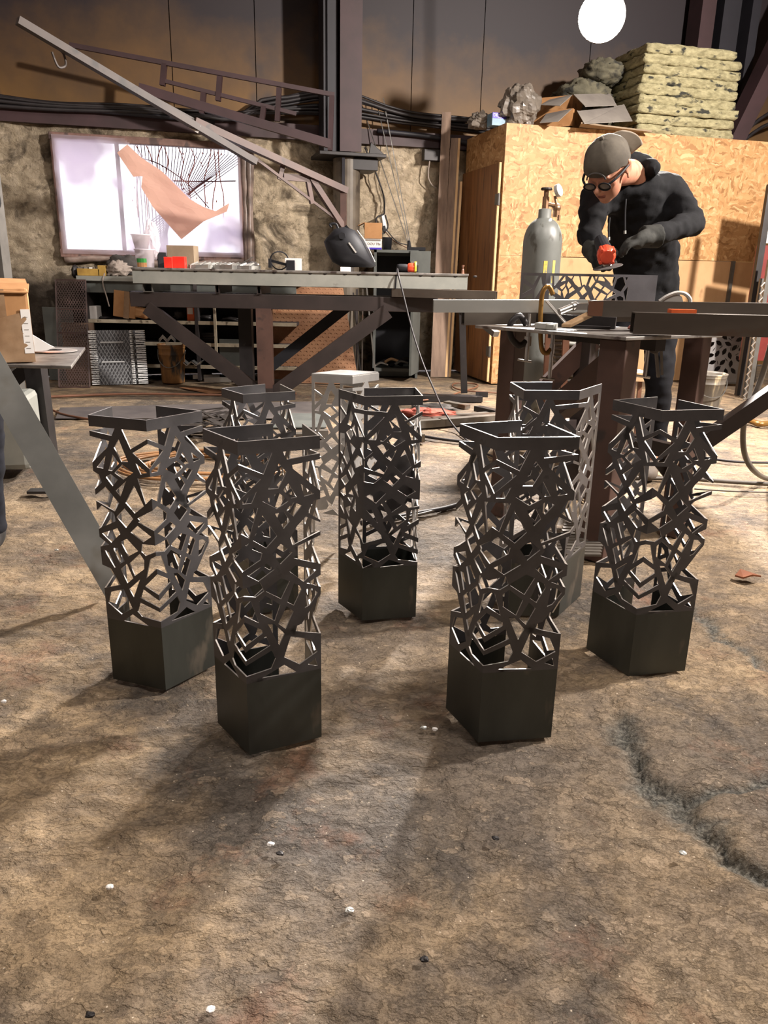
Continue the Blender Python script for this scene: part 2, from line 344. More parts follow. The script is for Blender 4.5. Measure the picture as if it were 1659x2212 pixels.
HOLES_A=[[(-1.0,0.962),(-0.551,0.962),(-0.615,0.936),(-1.0,0.946)],[(-0.434,0.962),(0.0,0.962),(0.409,0.962),(0.293,0.901),(0.0,0.936),(-0.302,0.896)],[(0.0,0.921),(0.261,0.888),(0.0,0.834),(-0.271,0.884)],[(-0.235,0.851),(-0.039,0.821),(-0.158,0.812)],[(0.025,0.82),(0.136,0.819),(0.205,0.853),(0.02,0.827)],[(-0.496,0.927),(-0.363,0.851),(-0.483,0.849),(-0.593,0.896)],[(-0.758,0.864),(-0.819,0.818),(-0.936,0.82)],[(-0.628,0.872),(-0.524,0.842),(-0.66,0.813),(-0.726,0.813)],[(-0.468,0.84),(-0.284,0.816),(-0.468,0.787),(-0.623,0.807)],[(-0.694,0.802),(-0.57,0.785),(-0.676,0.758),(-0.788,0.789)],[(-1.0,0.928),(-0.666,0.917),(-0.71,0.894),(-1.0,0.836)],[(-1.0,0.805),(-0.91,0.795),(-0.871,0.767),(-1.0,0.741)],[(-0.427,0.782),(-0.549,0.725),(-0.628,0.744)],[(-0.288,0.771),(-0.141,0.701),(-0.316,0.67),(-0.47,0.705)],[(-0.22,0.797),(0.0,0.808),(0.213,0.804),(0.091,0.716),(0.0,0.732),(-0.11,0.708)],[(0.0,0.69),(0.079,0.701),(0.248,0.665),(0.227,0.645),(0.0,0.616),(-0.261,0.639),(-0.244,0.647),(-0.277,0.654)],[(-0.287,0.627),(-0.05,0.593),(-0.202,0.569),(-0.422,0.599)],[(-0.496,0.684),(-0.351,0.65),(-0.496,0.613),(-0.657,0.648)],[(-1.0,0.719),(-0.81,0.754),(-0.757,0.742),(-0.584,0.7),(-0.678,0.668),(-1.0,0.698)],[(-1.0,0.665),(-0.915,0.684),(-0.696,0.66),(-0.671,0.633),(-1.0,0.595)],[(-0.96,0.58),(-0.66,0.607),(-0.612,0.588),(-0.796,0.549)],[(-1.0,0.565),(-0.844,0.541),(-1.0,0.529)],[(-0.622,0.558),(-0.498,0.573),(-0.31,0.533),(-0.503,0.507)],[(-0.229,0.562),(0.0,0.563),(0.213,0.574),(0.258,0.546),(0.151,0.53),(0.0,0.539),(-0.178,0.519),(-0.252,0.532)],[(0.049,0.603),(0.143,0.614),(0.296,0.632),(0.399,0.609),(0.191,0.579)],[(-0.944,0.519),(-0.85,0.51),(-0.753,0.457),(-0.781,0.455)],[(-0.774,0.53),(-0.684,0.533),(-0.574,0.487),(-0.664,0.474)],[(-0.491,0.481),(-0.284,0.524),(-0.213,0.502),(-0.226,0.468),(-0.409,0.436)],[(-0.665,0.454),(-0.54,0.478),(-0.443,0.426),(-0.56,0.403)],[(-1.0,0.46),(-0.846,0.45),(-0.694,0.392),(-1.0,0.37)],[(-0.96,0.313),(-0.898,0.358),(-0.64,0.378),(-0.505,0.308),(-0.724,0.276)],[(-0.536,0.382),(-0.32,0.426),(-0.462,0.352)],[(-0.105,0.509),(0.0,0.524),(0.087,0.52),(0.181,0.445),(0.0,0.477),(-0.2,0.434)],[(-0.237,0.403),(0.0,0.457),(0.216,0.421),(0.223,0.41),(0.0,0.378)],[(-0.275,0.391),(0.0,0.356),(0.267,0.399),(0.317,0.364),(0.0,0.328),(-0.335,0.355)],[(-0.354,0.337),(0.0,0.312),(0.335,0.347),(0.384,0.317),(0.325,0.286),(0.0,0.275),(-0.335,0.281),(-0.416,0.299)],[(-0.697,0.251),(-0.511,0.284),(-0.222,0.249)],[(0.528,0.962),(1.0,0.962),(1.0,0.948),(0.588,0.938)],[(0.484,0.93),(0.581,0.901),(0.473,0.855),(0.345,0.856)],[(0.525,0.848),(0.6,0.868),(0.708,0.823),(0.633,0.822)],[(0.758,0.862),(0.928,0.828),(0.8,0.823)],[(0.65,0.921),(1.0,0.931),(1.0,0.836),(0.658,0.91)],[(0.269,0.822),(0.472,0.843),(0.608,0.815),(0.449,0.795)],[(0.556,0.788),(0.667,0.809),(0.77,0.796),(0.659,0.766)],[(0.854,0.778),(0.926,0.808),(1.0,0.81),(1.0,0.76),(1.0,0.745),(0.845,0.772)],[(0.262,0.781),(0.443,0.712),(0.301,0.679),(0.138,0.708)],[(0.422,0.781),(0.537,0.784),(0.612,0.753),(0.529,0.732)],[(0.611,0.7),(0.703,0.736),(0.818,0.761),(1.0,0.738),(1.0,0.71),(0.637,0.677)],[(0.371,0.66),(0.487,0.687),(0.636,0.655),(0.477,0.623)],[(0.66,0.669),(1.0,0.697),(1.0,0.605),(0.648,0.636),(0.696,0.651)],[(0.595,0.595),(0.671,0.612),(0.96,0.587),(0.78,0.555)],[(0.285,0.55),(0.48,0.578),(0.596,0.564),(0.477,0.511),(0.283,0.543)],[(0.65,0.556),(0.726,0.544),(0.75,0.531),(0.643,0.483),(0.556,0.498)],[(0.818,0.549),(1.0,0.569),(1.0,0.53),(0.883,0.543)],[(0.19,0.515),(0.274,0.53),(0.464,0.493),(0.387,0.443),(0.201,0.475)],[(0.29,0.438),(0.374,0.435),(0.512,0.395),(0.437,0.36)],[(0.432,0.432),(0.544,0.485),(0.638,0.464),(0.528,0.41)],[(0.661,0.397),(0.683,0.414),(0.745,0.418),(0.92,0.478),(1.0,0.507),(1.0,0.373),(0.748,0.389)],[(0.593,0.382),(0.865,0.36),(0.96,0.312),(0.709,0.28),(0.497,0.316)],[(0.193,0.26),(0.498,0.29),(0.67,0.255)],[(0.823,0.274),(0.929,0.29),(0.96,0.261)],[(0.79,0.468),(0.86,0.475),(0.97,0.512),(0.9,0.528),(0.82,0.53)]]
HOLES_B=[[(-0.457,0.962),(0.0,0.962),(0.459,0.962),(0.395,0.933),(0.0,0.942),(-0.363,0.939)],[(-0.385,0.92),(0.0,0.926),(0.343,0.913),(0.0,0.83)],[(0.516,0.924),(0.552,0.915),(0.644,0.85),(0.507,0.851),(0.421,0.895)],[(0.576,0.961),(1.0,0.961),(1.0,0.934),(0.706,0.894)],[(0.732,0.886),(1.0,0.92),(1.0,0.828)],[(0.061,0.818),(0.26,0.862),(0.201,0.817)],[(0.333,0.845),(0.469,0.842),(0.329,0.811),(0.28,0.813)],[(0.392,0.808),(0.548,0.839),(0.717,0.813),(0.539,0.788)],[(0.779,0.849),(0.939,0.816),(0.827,0.813)],[(0.224,0.792),(0.303,0.8),(0.43,0.778),(0.335,0.756)],[(0.378,0.744),(0.574,0.776),(0.474,0.725)],[(-0.148,0.777),(-0.075,0.808),(0.069,0.801),(0.147,0.765),(0.0,0.737)],[(0.0,0.729),(0.161,0.75),(0.416,0.699),(0.346,0.669),(0.0,0.7)],[(0.579,0.719),(0.71,0.773),(0.84,0.7),(0.687,0.667),(0.533,0.703)],[(0.776,0.795),(1.0,0.804),(1.0,0.724),(0.899,0.707)],[(0.338,0.645),(0.501,0.679),(0.644,0.649),(0.507,0.616)],[(0.0,0.68),(0.314,0.657),(0.172,0.63),(0.0,0.64)],[(0.739,0.659),(0.889,0.692),(1.0,0.696),(1.0,0.639)],[(0.603,0.598),(0.714,0.624),(0.94,0.59),(0.779,0.569)],[(0.026,0.576),(0.296,0.6),(0.392,0.585),(0.219,0.543)],[(0.237,0.524),(0.322,0.541),(0.43,0.489),(0.349,0.474)],[(0.381,0.552),(0.503,0.563),(0.689,0.529),(0.51,0.5)],[(0.728,0.539),(0.774,0.562),(1.0,0.551),(1.0,0.523),(0.817,0.516)],[(0.512,0.48),(0.768,0.505),(0.78,0.465),(0.61,0.434)],[(0.052,0.513),(0.142,0.517),(0.254,0.452)],[(0.341,0.459),(0.469,0.46),(0.546,0.424),(0.455,0.402)],[(0.462,0.387),(0.687,0.427),(0.555,0.353)],[(0.796,0.434),(0.859,0.506),(1.0,0.511),(1.0,0.465)],[(-0.273,0.419),(-0.088,0.476),(0.081,0.464),(0.319,0.398),(0.335,0.383),(0.0,0.363)],[(0.755,0.406),(1.0,0.444),(1.0,0.377)],[(0.657,0.355),(0.717,0.388),(1.0,0.357),(1.0,0.323)],[(0.021,0.306),(0.112,0.355),(0.403,0.361),(0.496,0.307),(0.279,0.275)],[(0.584,0.303),(0.645,0.336),(1.0,0.302),(1.0,0.266),(0.646,0.281)],[(-0.156,0.283),(0.0,0.295),(0.175,0.268),(0.0,0.25)],[(0.313,0.25),(0.473,0.284),(0.761,0.256)],[(-1.0,0.962),(-0.587,0.962),(-0.69,0.9),(-1.0,0.94)],[(-1.0,0.928),(-0.724,0.892),(-1.0,0.839)],[(-0.502,0.926),(-0.418,0.896),(-0.506,0.858),(-0.633,0.86)],[(-0.696,0.824),(-0.489,0.851),(-0.404,0.825),(-0.532,0.797)],[(-1.0,0.811),(-0.753,0.817),(-0.735,0.765),(-0.841,0.721),(-1.0,0.74)],[(-0.459,0.852),(-0.366,0.871),(-0.293,0.821)],[(-0.25,0.87),(-0.028,0.83),(-0.188,0.825)],[(-0.688,0.781),(-0.53,0.712),(-0.65,0.683),(-0.803,0.715)],[(-0.55,0.788),(-0.321,0.769),(-0.436,0.738)],[(-0.936,0.661),(-0.855,0.702),(-0.724,0.672),(-0.861,0.633)],[(-0.379,0.713),(-0.236,0.744),(-0.069,0.739),(-0.055,0.71),(-0.319,0.683)],[(-0.613,0.661),(-0.493,0.693),(-0.346,0.659),(-0.463,0.63)],[(-0.906,0.607),(-0.681,0.637),(-0.569,0.614),(-0.73,0.585)],[(-0.952,0.546),(-0.726,0.579),(-0.687,0.545),(-0.776,0.534)],[(-0.586,0.555),(-0.466,0.583),(-0.383,0.559)],[(-0.377,0.598),(-0.257,0.616),(-0.187,0.56)],[(-0.946,0.487),(-0.914,0.523),(-0.806,0.51),(-0.752,0.452)],[(-0.644,0.537),(-0.412,0.548),(-0.469,0.518)],[(-0.717,0.483),(-0.508,0.504),(-0.552,0.45)],[(-0.41,0.5),(-0.302,0.551),(-0.286,0.491)],[(-0.947,0.425),(-0.696,0.428),(-0.716,0.411),(-0.939,0.385)],[(-0.941,0.365),(-0.663,0.4),(-0.619,0.368),(-0.944,0.333)],[(-0.946,0.312),(-0.62,0.349),(-0.564,0.315),(-0.624,0.293),(-0.949,0.281)],[(-0.639,0.44),(-0.422,0.418),(-0.51,0.37)],[(-0.463,0.325),(-0.318,0.397),(-0.132,0.377),(-0.04,0.322),(-0.233,0.29)],[(-0.722,0.263),(-0.473,0.294),(-0.282,0.262)]]
EXPO = 0.0; LW = (700, 740, 600, 330)
# ---------------------------------------------------------------- setting
CRK = [G(1340, 1560), G(1395, 1690), G(1470, 1740), G(1590, 1830), G(1700, 1905)]
CRK2 = [G(1460, 1285), G(1570, 1370), G(1680, 1440)]
CRK3 = [G(1470, 1740), G(1560, 1715), G(1700, 1700)]
def segd(p, pl):
    best = (9, 0)
    for i in range(len(pl)-1):
        ax, ay, bx, by = pl[i].x, pl[i].y, pl[i+1].x, pl[i+1].y; dx, dy = bx-ax, by-ay
        t = max(0, min(1, ((p[0]-ax)*dx+(p[1]-ay)*dy)/(dx*dx+dy*dy))); ex, ey = p[0]-ax-t*dx, p[1]-ay-t*dy
        d = math.hypot(ex, ey)
        if d < best[0]: best = (d, dx*ey-dy*ex)
    return best
def floor_mesh():
    ys = [-2.5+.25*i for i in range(12)]; y = .4
    while y < 10.5: ys.append(y); y += max(.0055, .0055*y)
    nx = 470; vs = []; dk = []
    for y in ys:
        hw = (max(y, 0)+1.6)*1.05
        for i in range(nx+1):
            x = (i/nx*2-1)*hw; q = V((x, y, 0))
            z = -.007 + .006*noise.noise(q*1.7) + .0035*noise.noise(q*6) - .0045*abs(noise.noise(V((x*11, y*15, 3)))) + .0022*noise.noise(q*31)
            if y < 3.5:
                k = noise.noise(V((x*17, y*24, 5)))+.5*noise.noise(V((x*39, y*48, 9))); z += .0055*max(-1, min(1, k*3))*.55 - .003
            m = 0.0
            if .9 < y < 2.6 and x > .3:
                w = .045*noise.noise(q*8)+.022*noise.noise(q*24)+.01*noise.noise(q*60)
                for pl, wd, dep in ((CRK, .05, .012), (CRK2, .03, .008), (CRK3, .028, .008)):
                    d, sd = segd((x+w, y+w), pl); k = max(0, 1-d/wd); k = k*k*(3-2*k); m = max(m, k); z -= dep*k
                    if pl is CRK and sd > 0: z += .015*max(0, 1-d/.5)*min(1, d/.022)
            vs.append((x, y, min(z, .004) if m == 0 and not (.3 < x and y < 2.6) else z)); dk.append(m)
    n = nx+1; fs = [(j*n+i, j*n+i+1, (j+1)*n+i+1, (j+1)*n+i) for j in range(len(ys)-1) for i in range(nx)]
    me = bpy.data.meshes.new('floor'); me.from_pydata(vs, [], fs); me.polygons.foreach_set('use_smooth', [True]*len(fs))
    at = me.attributes.new('grit', 'FLOAT', 'POINT'); at.data.foreach_set('value', dk)
    o = bpy.data.objects.new('floor', me); COL.objects.link(o); struct(o, 'rough worn brown concrete workshop floor')
    m, nt, b = new_mat('worn_concrete'); L = nt.links.new; tc = N(nt, 'ShaderNodeTexCoord'); ob = tc.outputs['Object']
    def nz(sc, det=8, ro=.6, st=(1, 1, 1), off=0):
        mp = N(nt, 'ShaderNodeMapping'); mp.inputs['Scale'].default_value = st; mp.inputs['Location'].default_value = (off, off, off); L(ob, mp.inputs['Vector'])
        t = N(nt, 'ShaderNodeTexNoise', Scale=sc, Detail=det, Roughness=ro); L(mp.outputs[0], t.inputs['Vector']); return t.outputs['Fac']
    def mixc(f, a, c):
        x = N(nt, 'ShaderNodeMix', data_type='RGBA'); L(f, x.inputs['Factor'])
        for k, v in ((6, a), (7, c)):
            if isinstance(v, tuple): x.inputs[k].default_value = v
            else: L(v, x.inputs[k])
        return x.outputs[2]
    def terr(sc, off, w=.03, st=(1, 1.5, 1)): return ramp(nt, nz(sc, 9, .62, st, off), [(.36, (0, 0, 0)), (.40, (.25,)*3), (.47, (.3,)*3), (.47+w, (.62,)*3), (.58, (.68,)*3), (.58+w, (1, 1, 1))])
    t1, t2, t3 = terr(5, 0, .02), terr(13, 11, .03), terr(34, 17, .05)
    base = ramp(nt, nz(2.6, 10, .68), [(.30, hx('#453c33')), (.42, hx('#695a49')), (.52, hx('#877359')), (.62, hx('#9d8769')), (.76, hx('#b29d7f'))])
    base = mixc(ramp(nt, nz(.9, 6, .6, off=4), [(.46, (0, 0, 0)), (.64, (.75, .75, .75))]), base, hx('#5f564d'))
    base = mixc(ramp(nt, nz(1.7, 8, .68, off=9), [(.52, (0, 0, 0)), (.64, (.9, .9, .9))]), base, hx('#49423b'))
    base = mixc(ramp(nt, nz(3.4, 6, .7, off=21), [(.58, (0, 0, 0)), (.70, (.55, .55, .55))]), base, hx('#805840'))
    base = mixc(ramp(nt, t2, [(.1, (.35,)*3), (.6, (0, 0, 0))]), base, hx('#4c4239'))
    base = mixc(ramp(nt, t2, [(.75, (0, 0, 0)), (1, (.22,)*3)]), base, hx('#b09a80'))
    base = mixc(ramp(nt, nz(21, 7, .75, off=6), [(.54, (0, 0, 0)), (.70, (.5, .5, .5))]), base, hx('#4a4038'))
    base = mixc(ramp(nt, nz(70, 4, .7, off=8), [(.60, (0, 0, 0)), (.74, (.4, .4, .4))]), base, hx('#b5a288'))
    vz = N(nt, 'ShaderNodeTexVoronoi', Scale=42, Randomness=1.0); L(ob, vz.inputs['Vector'])
    base = mixc(ramp(nt, vz.outputs['Distance'], [(.03, (.8, .8, .8)), (.08, (0, 0, 0))]), base, hx('#d8c8b2'))
    ga = N(nt, 'ShaderNodeAttribute', attribute_name='grit')
    base = mixc(ga.outputs['Fac'], base, ramp(nt, nz(120, 3), [(.4, hx('#33322d')), (.62, hx('#68655c'))]))
    L(base, b.inputs['Base Color']); b.inputs['Roughness'].default_value = .72; b.inputs['Specular IOR Level'].default_value = .4
    def addn(a, c, k):
        mu = N(nt, 'ShaderNodeMath', operation='MULTIPLY'); mu.inputs[1].default_value = k; L(c, mu.inputs[0])
        ad = N(nt, 'ShaderNodeMath', operation='ADD'); L(a, ad.inputs[0]); L(mu.outputs[0], ad.inputs[1]); return ad.outputs[0]
    hgt = addn(addn(addn(t1, t2, .6), t3, .3), nz(60, 4, .7), .3)
    bp = N(nt, 'ShaderNodeBump', Strength=.9, Distance=.011); L(hgt, bp.inputs['Height']); L(bp.outputs[0], b.inputs['Normal'])
    me.materials.append(m)
floor_mesh()
# lower back wall: sooty sprayed insulation with the window opening
def foam_mat():
    m, nt, b = new_mat('sooty_insulation'); L = nt.links.new; tc = N(nt, 'ShaderNodeTexCoord'); ob = tc.outputs['Object']
    def nz(sc, det=8, ro=.6, off=0, dist=0):
        mp = N(nt, 'ShaderNodeMapping'); mp.inputs['Location'].default_value = (off,)*3; L(ob, mp.inputs['Vector'])
        t = N(nt, 'ShaderNodeTexNoise', Scale=sc, Detail=det, Roughness=ro, Distortion=dist); L(mp.outputs[0], t.inputs['Vector']); return t.outputs['Fac']
    def mixc(f, a, c):
        x = N(nt, 'ShaderNodeMix', data_type='RGBA'); L(f, x.inputs['Factor']); L(a, x.inputs[6]); x.inputs[7].default_value = c; return x.outputs[2]
    base = ramp(nt, nz(9, 9, .7, dist=.6), [(.3, hx('#a4937b')), (.5, hx('#dac7aa')), (.7, hx('#ecdac0'))])
    base = mixc(ramp(nt, nz(2.3, 7, .65, off=3, dist=1.2), [(.50, (0, 0, 0)), (.64, (.85, .85, .85))]), base, hx('#4a4036'))
    base = mixc(ramp(nt, nz(14, 6, .7, off=5, dist=1), [(.58, (0, 0, 0)), (.70, (.7, .7, .7))]), base, hx('#6b5c49'))
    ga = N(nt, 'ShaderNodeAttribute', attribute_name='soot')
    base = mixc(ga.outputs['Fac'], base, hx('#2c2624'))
    L(base, b.inputs['Base Color']); b.inputs['Roughness'].default_value = .95; b.inputs['Specular IOR Level'].default_value = .15
    bp = N(nt, 'ShaderNodeBump', Strength=1, Distance=.05); L(nz(16, 8, .75, dist=.8), bp.inputs['Height']); L(bp.outputs[0], b.inputs['Normal'])
    return m
M['foam'] = foam_mat()
WS0, WS1, WZ0, WZ1 = -3.78, -2.19, 1.10, 2.06
def back_wall():
    S0, S1, ZT = -6.6, 1.2, 2.15; nu, nv = 300, 90
    vs = []; so = []
    ss = sorted(set([S0+(S1-S0)*i/nu for i in range(nu+1)] + [WS0, WS1])); zs = sorted(set([ZT*j/nv for j in range(nv+1)] + [WZ0, WZ1]))
    for z in zs:
        for s in ss:
            q = V((s*1.6, z*3.2, 0)); d = .05*noise.noise(q*1.2)+.045*abs(noise.noise(q*2.7+V((5, 0, 0))))+.018*noise.noise(q*8)
            if WS0-.06 < s < WS1+.06 and WZ0-.06 < z < WZ1+.06: d = -.01
            vs.append(wc(s, z, d))
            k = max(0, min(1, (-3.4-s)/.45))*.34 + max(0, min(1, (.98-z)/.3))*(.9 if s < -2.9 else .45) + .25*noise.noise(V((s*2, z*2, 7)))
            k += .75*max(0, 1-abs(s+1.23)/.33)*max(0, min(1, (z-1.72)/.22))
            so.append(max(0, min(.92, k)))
    n = len(ss); fs = []
    for j in range(len(zs)-1):
        for i in range(n-1):
            sm, zm = (ss[i]+ss[i+1])/2, (zs[j]+zs[j+1])/2
            if WS0 < sm < WS1 and WZ0 < zm < WZ1: continue
            fs.append((j*n+i, j*n+i+1, (j+1)*n+i+1, (j+1)*n+i))
    me = bpy.data.meshes.new('wall_back'); me.from_pydata(vs, [], fs); me.polygons.foreach_set('use_smooth', [True]*len(fs))
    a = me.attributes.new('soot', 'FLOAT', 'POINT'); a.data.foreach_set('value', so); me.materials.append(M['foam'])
    o = bpy.data.objects.new('wall_back', me); COL.objects.link(o); struct(o, 'sooty tan insulation covering the lower back wall')
back_wall()
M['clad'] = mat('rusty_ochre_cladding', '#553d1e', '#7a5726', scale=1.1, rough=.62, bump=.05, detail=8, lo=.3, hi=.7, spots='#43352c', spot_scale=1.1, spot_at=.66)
def clad():  # dark purple towards the top: unlit upper wall and soot mixed into the colour
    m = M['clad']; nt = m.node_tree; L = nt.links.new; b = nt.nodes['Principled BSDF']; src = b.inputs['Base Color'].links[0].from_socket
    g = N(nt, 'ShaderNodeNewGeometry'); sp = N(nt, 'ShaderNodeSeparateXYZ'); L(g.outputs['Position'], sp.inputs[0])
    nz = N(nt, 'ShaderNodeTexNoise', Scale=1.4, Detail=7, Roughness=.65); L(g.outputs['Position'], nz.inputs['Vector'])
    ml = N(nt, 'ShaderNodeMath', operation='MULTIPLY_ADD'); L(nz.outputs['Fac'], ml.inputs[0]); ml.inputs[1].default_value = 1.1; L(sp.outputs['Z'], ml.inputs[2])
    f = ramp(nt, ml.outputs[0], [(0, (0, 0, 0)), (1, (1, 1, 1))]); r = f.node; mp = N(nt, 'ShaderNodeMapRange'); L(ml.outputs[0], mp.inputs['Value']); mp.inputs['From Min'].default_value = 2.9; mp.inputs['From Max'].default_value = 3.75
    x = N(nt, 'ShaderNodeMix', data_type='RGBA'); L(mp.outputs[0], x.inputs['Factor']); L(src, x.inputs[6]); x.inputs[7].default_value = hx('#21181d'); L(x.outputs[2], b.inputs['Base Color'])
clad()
b = B()
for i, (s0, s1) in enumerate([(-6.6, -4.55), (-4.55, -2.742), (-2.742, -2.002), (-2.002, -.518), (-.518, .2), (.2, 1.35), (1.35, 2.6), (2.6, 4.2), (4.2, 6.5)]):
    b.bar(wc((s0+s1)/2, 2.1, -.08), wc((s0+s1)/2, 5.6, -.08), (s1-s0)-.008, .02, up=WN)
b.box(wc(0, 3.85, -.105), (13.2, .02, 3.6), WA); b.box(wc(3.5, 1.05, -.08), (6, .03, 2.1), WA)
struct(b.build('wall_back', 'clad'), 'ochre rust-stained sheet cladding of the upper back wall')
M['dull'] = mat('dim_wall_paint', '#6f6258', '#82746a', scale=1, rough=.85)
struct(B().box((-6.2, 3, 2.8), (.1, 16, 5.6)).build('wall_left', 'dull')); struct(B().box((7.0, 3, 2.8), (.1, 16, 5.6)).build('wall_right', 'dull'))
struct(B().box((.4, -4.6, 2.8), (13.4, .1, 5.6)).build('wall_front', 'dull')); struct(B().box((.4, 3, 5.65), (13.4, 16, .1)).build('ceiling', 'dull'))
struct(B().box((.4, 2.8, -.11), (13.6, 15.5, .1)).build('floor', 'dull'))
# red-brown girt, cable bundles, girders
b = B(); b.bar(wc(-6.5, 2.215, .02), wc(1.0, 2.215, .02), .1, .13); struct(b.build('trim_1', 'maroon'), 'maroon steel girt above the insulation')
b = B()
for k in range(9):
    pts = []; r1 = random.uniform(-.02, .02)
    for i in range(26):
        s = -4.8+i*.235; z = 2.33+.012*k - (.02*k if s < -2 else 0) + .05*noise.noise(V((s*.9, k*.35, 2)))
        if s > -2.1: z += .13*math.exp(-((s+1.3)/.5)**2)*(k/8+.3)
        pts.append(wc(s, z, .10+.015*(k % 3)+r1))
    b.tube(pts, .011+.006*(k % 2), 6, 2)
tag(b.build('cable_bundle', 'blackcable', smooth=True), 'thick bundle of black cables running along the girt of the back wall', 'cables')
tag(B().tube([wc(-.9, 2.26, .12), wc(-.4, 2.245, .1), wc(.2, 2.2, .1), wc(.7, 2.19, .1)], .022, 8).build('conduit_pipe', 'navy', smooth=True), 'dark conduit pipe below the cables right of the column', 'pipe')
tag(B().tube([wc(-4.6, 2.30, .1), wc(-3.4, 2.27, .1), wc(-2.4, 2.25, .1)], .02, 8).build('conduit_pipe', 'navy', smooth=True), 'dark conduit pipe below the cables above the window', 'pipe')
t = thing('steel_column', 'steel column of a round pipe carrying a maroon girder on a cap plate', 'column', wc(-1.2, 0, .28))
cx = V(Wp(735, 400, .28)); cx.z = 0; cs = -1.23
b = B(); b.cyl(wc(cs, 0, .28), wc(cs, 1.98, .28), .125, n=28); b.build('pipe_post', mat('painted_pipe', '#4f463c', '#6d6355', scale=4, rough=.5, spots='#3b332c', spot_scale=5, spot_at=.6), t, smooth=False)
B().bar(wc(cs-.06, .9, .42), wc(cs-.06, 1.97, .42), .025, .03).build('flat_strip', 'navy', t)
b = B(); b.box(wc(cs+.02, 2.0, .25), (.62, .44, .03), WA); b.box(wc(cs+.12, 1.93, .25), (.3, .3, .1), WA)
b.prism([wc(cs+.18, 2.015, .4), wc(cs+.34, 2.015, .4), wc(cs+.2, 2.12, .4)], WN*-.02); b.build('cap_plate', 'blacksteel', t, bevel=.004)
b = B()
for off, w, th in ((.46, .24, .02), (.21, .24, .02)): b.box(wc(cs-.005, 3.8, off), (w*.82, th, 3.56), WA)
b.box(wc(cs-.005, 3.8, .335), (.02, .24, 3.56), WA); b.build('girder', 'maroon', t)
b = B(); b.box(wc(cs-.18, 3.8, .3), (.12, .24, 3.56), WA); b.box(wc(cs-.20, 3.8, .43), (.02, .03, 3.5), WA); b.build('side_girder', 'navy', t)
for s, w, mt, lb in ((2.45, .16, 'maroon', 'maroon'), (2.72, .2, 'navy', 'dark navy'), (3.0, .1, 'navy', 'narrow navy')):
    b = B(); b.box(wc(s, 3.6, .12), (w, .22, 3.9), WA); tag(b.build('girder_post', mt), '%s girder post rising behind the insulation batts' % lb, 'girder')
b = B(); b.bar(wc(2.62, 2.1, .5), wc(3.45, 4.0, .5), .16, .2, up=WN); tag(b.build('diagonal_brace', 'maroon'), 'maroon diagonal brace leaning right of the stacked insulation batts', 'brace')
for z0, z1, s0 in ((2.75, 2.55, 2.95), (2.62, 2.42, 2.9)):
    b = B(); b.tube([wc(s0, z1-.15, .3), wc(s0+.35, z0-.1, .25), wc(s0+.9, z0+.1, .2)], .02, 6); tag(b.build('wall_cable', 'blackcable', smooth=True), 'black cable sagging at the far right above the booth, %s one' % ('upper' if z0 > 2.7 else 'lower'), 'cable')
b = B(); b.box(P(4, 560, 4.6)+V((-.02, 0, 0)), (.09, .1, 3.0)); o = b.build('steel_post', 'alum'); tag(o, 'narrow grey steel post at the left edge behind the cardboard box', 'post')
# window
t = thing('window_1', 'taped window with torn plastic film', 'window', wc(-3.0, 1.1, 0)); struct(t)
M['tapewood'] = mat('taped_wooden_frame', '#5f463e', '#806258', scale=6, rough=.6, bump=.2, stretch=(2, 2, 1), spots='#4a3a36', spot_scale=6, spot_at=.6)
b = B()
for (s0, z0, s1, z1, w) in ((WS0, WZ0-.02, WS0, WZ1+.02, .05), (WS1+.02, WZ0-.02, WS1+.02, WZ1, .06), (WS0-.03, WZ0, WS1+.03, WZ0, .07), (WS0-.03, WZ1, WS1+.03, WZ1, .06)):
    b.bar(wc(s0, z0, .03), wc(s1, z1, .03), w, .09, up=WN)
b.jig(.008, 9); b.build('window_frame', 'tapewood', t, bevel=.006)
b = B(); b.bar(wc(-3.26, WZ0, -.02), wc(-3.26, WZ1, -.02), .035, .05, up=WN); b.build('mullion', 'tapewood', t)
b = B()
for k, (s, a_) in enumerate(((WS1+.05, .03), (WS1+.1, .022), (WS1+.075, .026))):
    b.tube([wc(s+.01*math.sin(3*z+k), z, .07+.012*k) for z in [WZ0-.12+.1*i for i in range(12)]], lambda u, a_=a_: a_*(1+.3*math.sin(9*u)), 8, 2)
b.tube([wc(s, WZ0-.06+.02*math.sin(5*s), .06) for s in [WS0+.1*i for i in range(17)]], .03, 8, 2)
b.jig(.006, 14); b.build('bundled_film', mat('grimy_rolled_film', '#5d5049', '#8d7a70', scale=7, rough=.4, bump=.3), t, smooth=True)
def pw(x, y, off): p = Wp(x, y, off); return (p-WO-WN*off).dot(WE), p.z
hole = [pw(*p, .095) for p in [(268, 300), (505, 315), (505, 440), (466, 456), (425, 440), (350, 372)]]
def inside(s, z, pl):
    c = False
    for i in range(len(pl)):
        (a, b_), (c_, d) = pl[i], pl[(i+1) % len(pl)]
        if (b_ > z) != (d > z) and s < (c_-a)*(z-b_)/(d-b_)+a: c = not c
    return c
m, nt, bb = new_mat('plastic_window_film'); nt.nodes.remove(bb); L = nt.links.new
o_ = nt.nodes['Material Output']; tr = N(nt, 'ShaderNodeBsdfTranslucent'); tp = N(nt, 'ShaderNodeBsdfTransparent'); gl = N(nt, 'ShaderNodeBsdfDiffuse')
tc = N(nt, 'ShaderNodeTexCoord'); nz = N(nt, 'ShaderNodeTexNoise', Scale=1.6, Detail=3); L(tc.outputs['Object'], nz.inputs['Vector'])
L(ramp(nt, nz.outputs['Fac'], [(.40, hx('#fbf6fa')), (.6, hx('#d9c8dd'))]), tr.inputs['Color']); gl.inputs['Color'].default_value = hx('#e0d2dd')
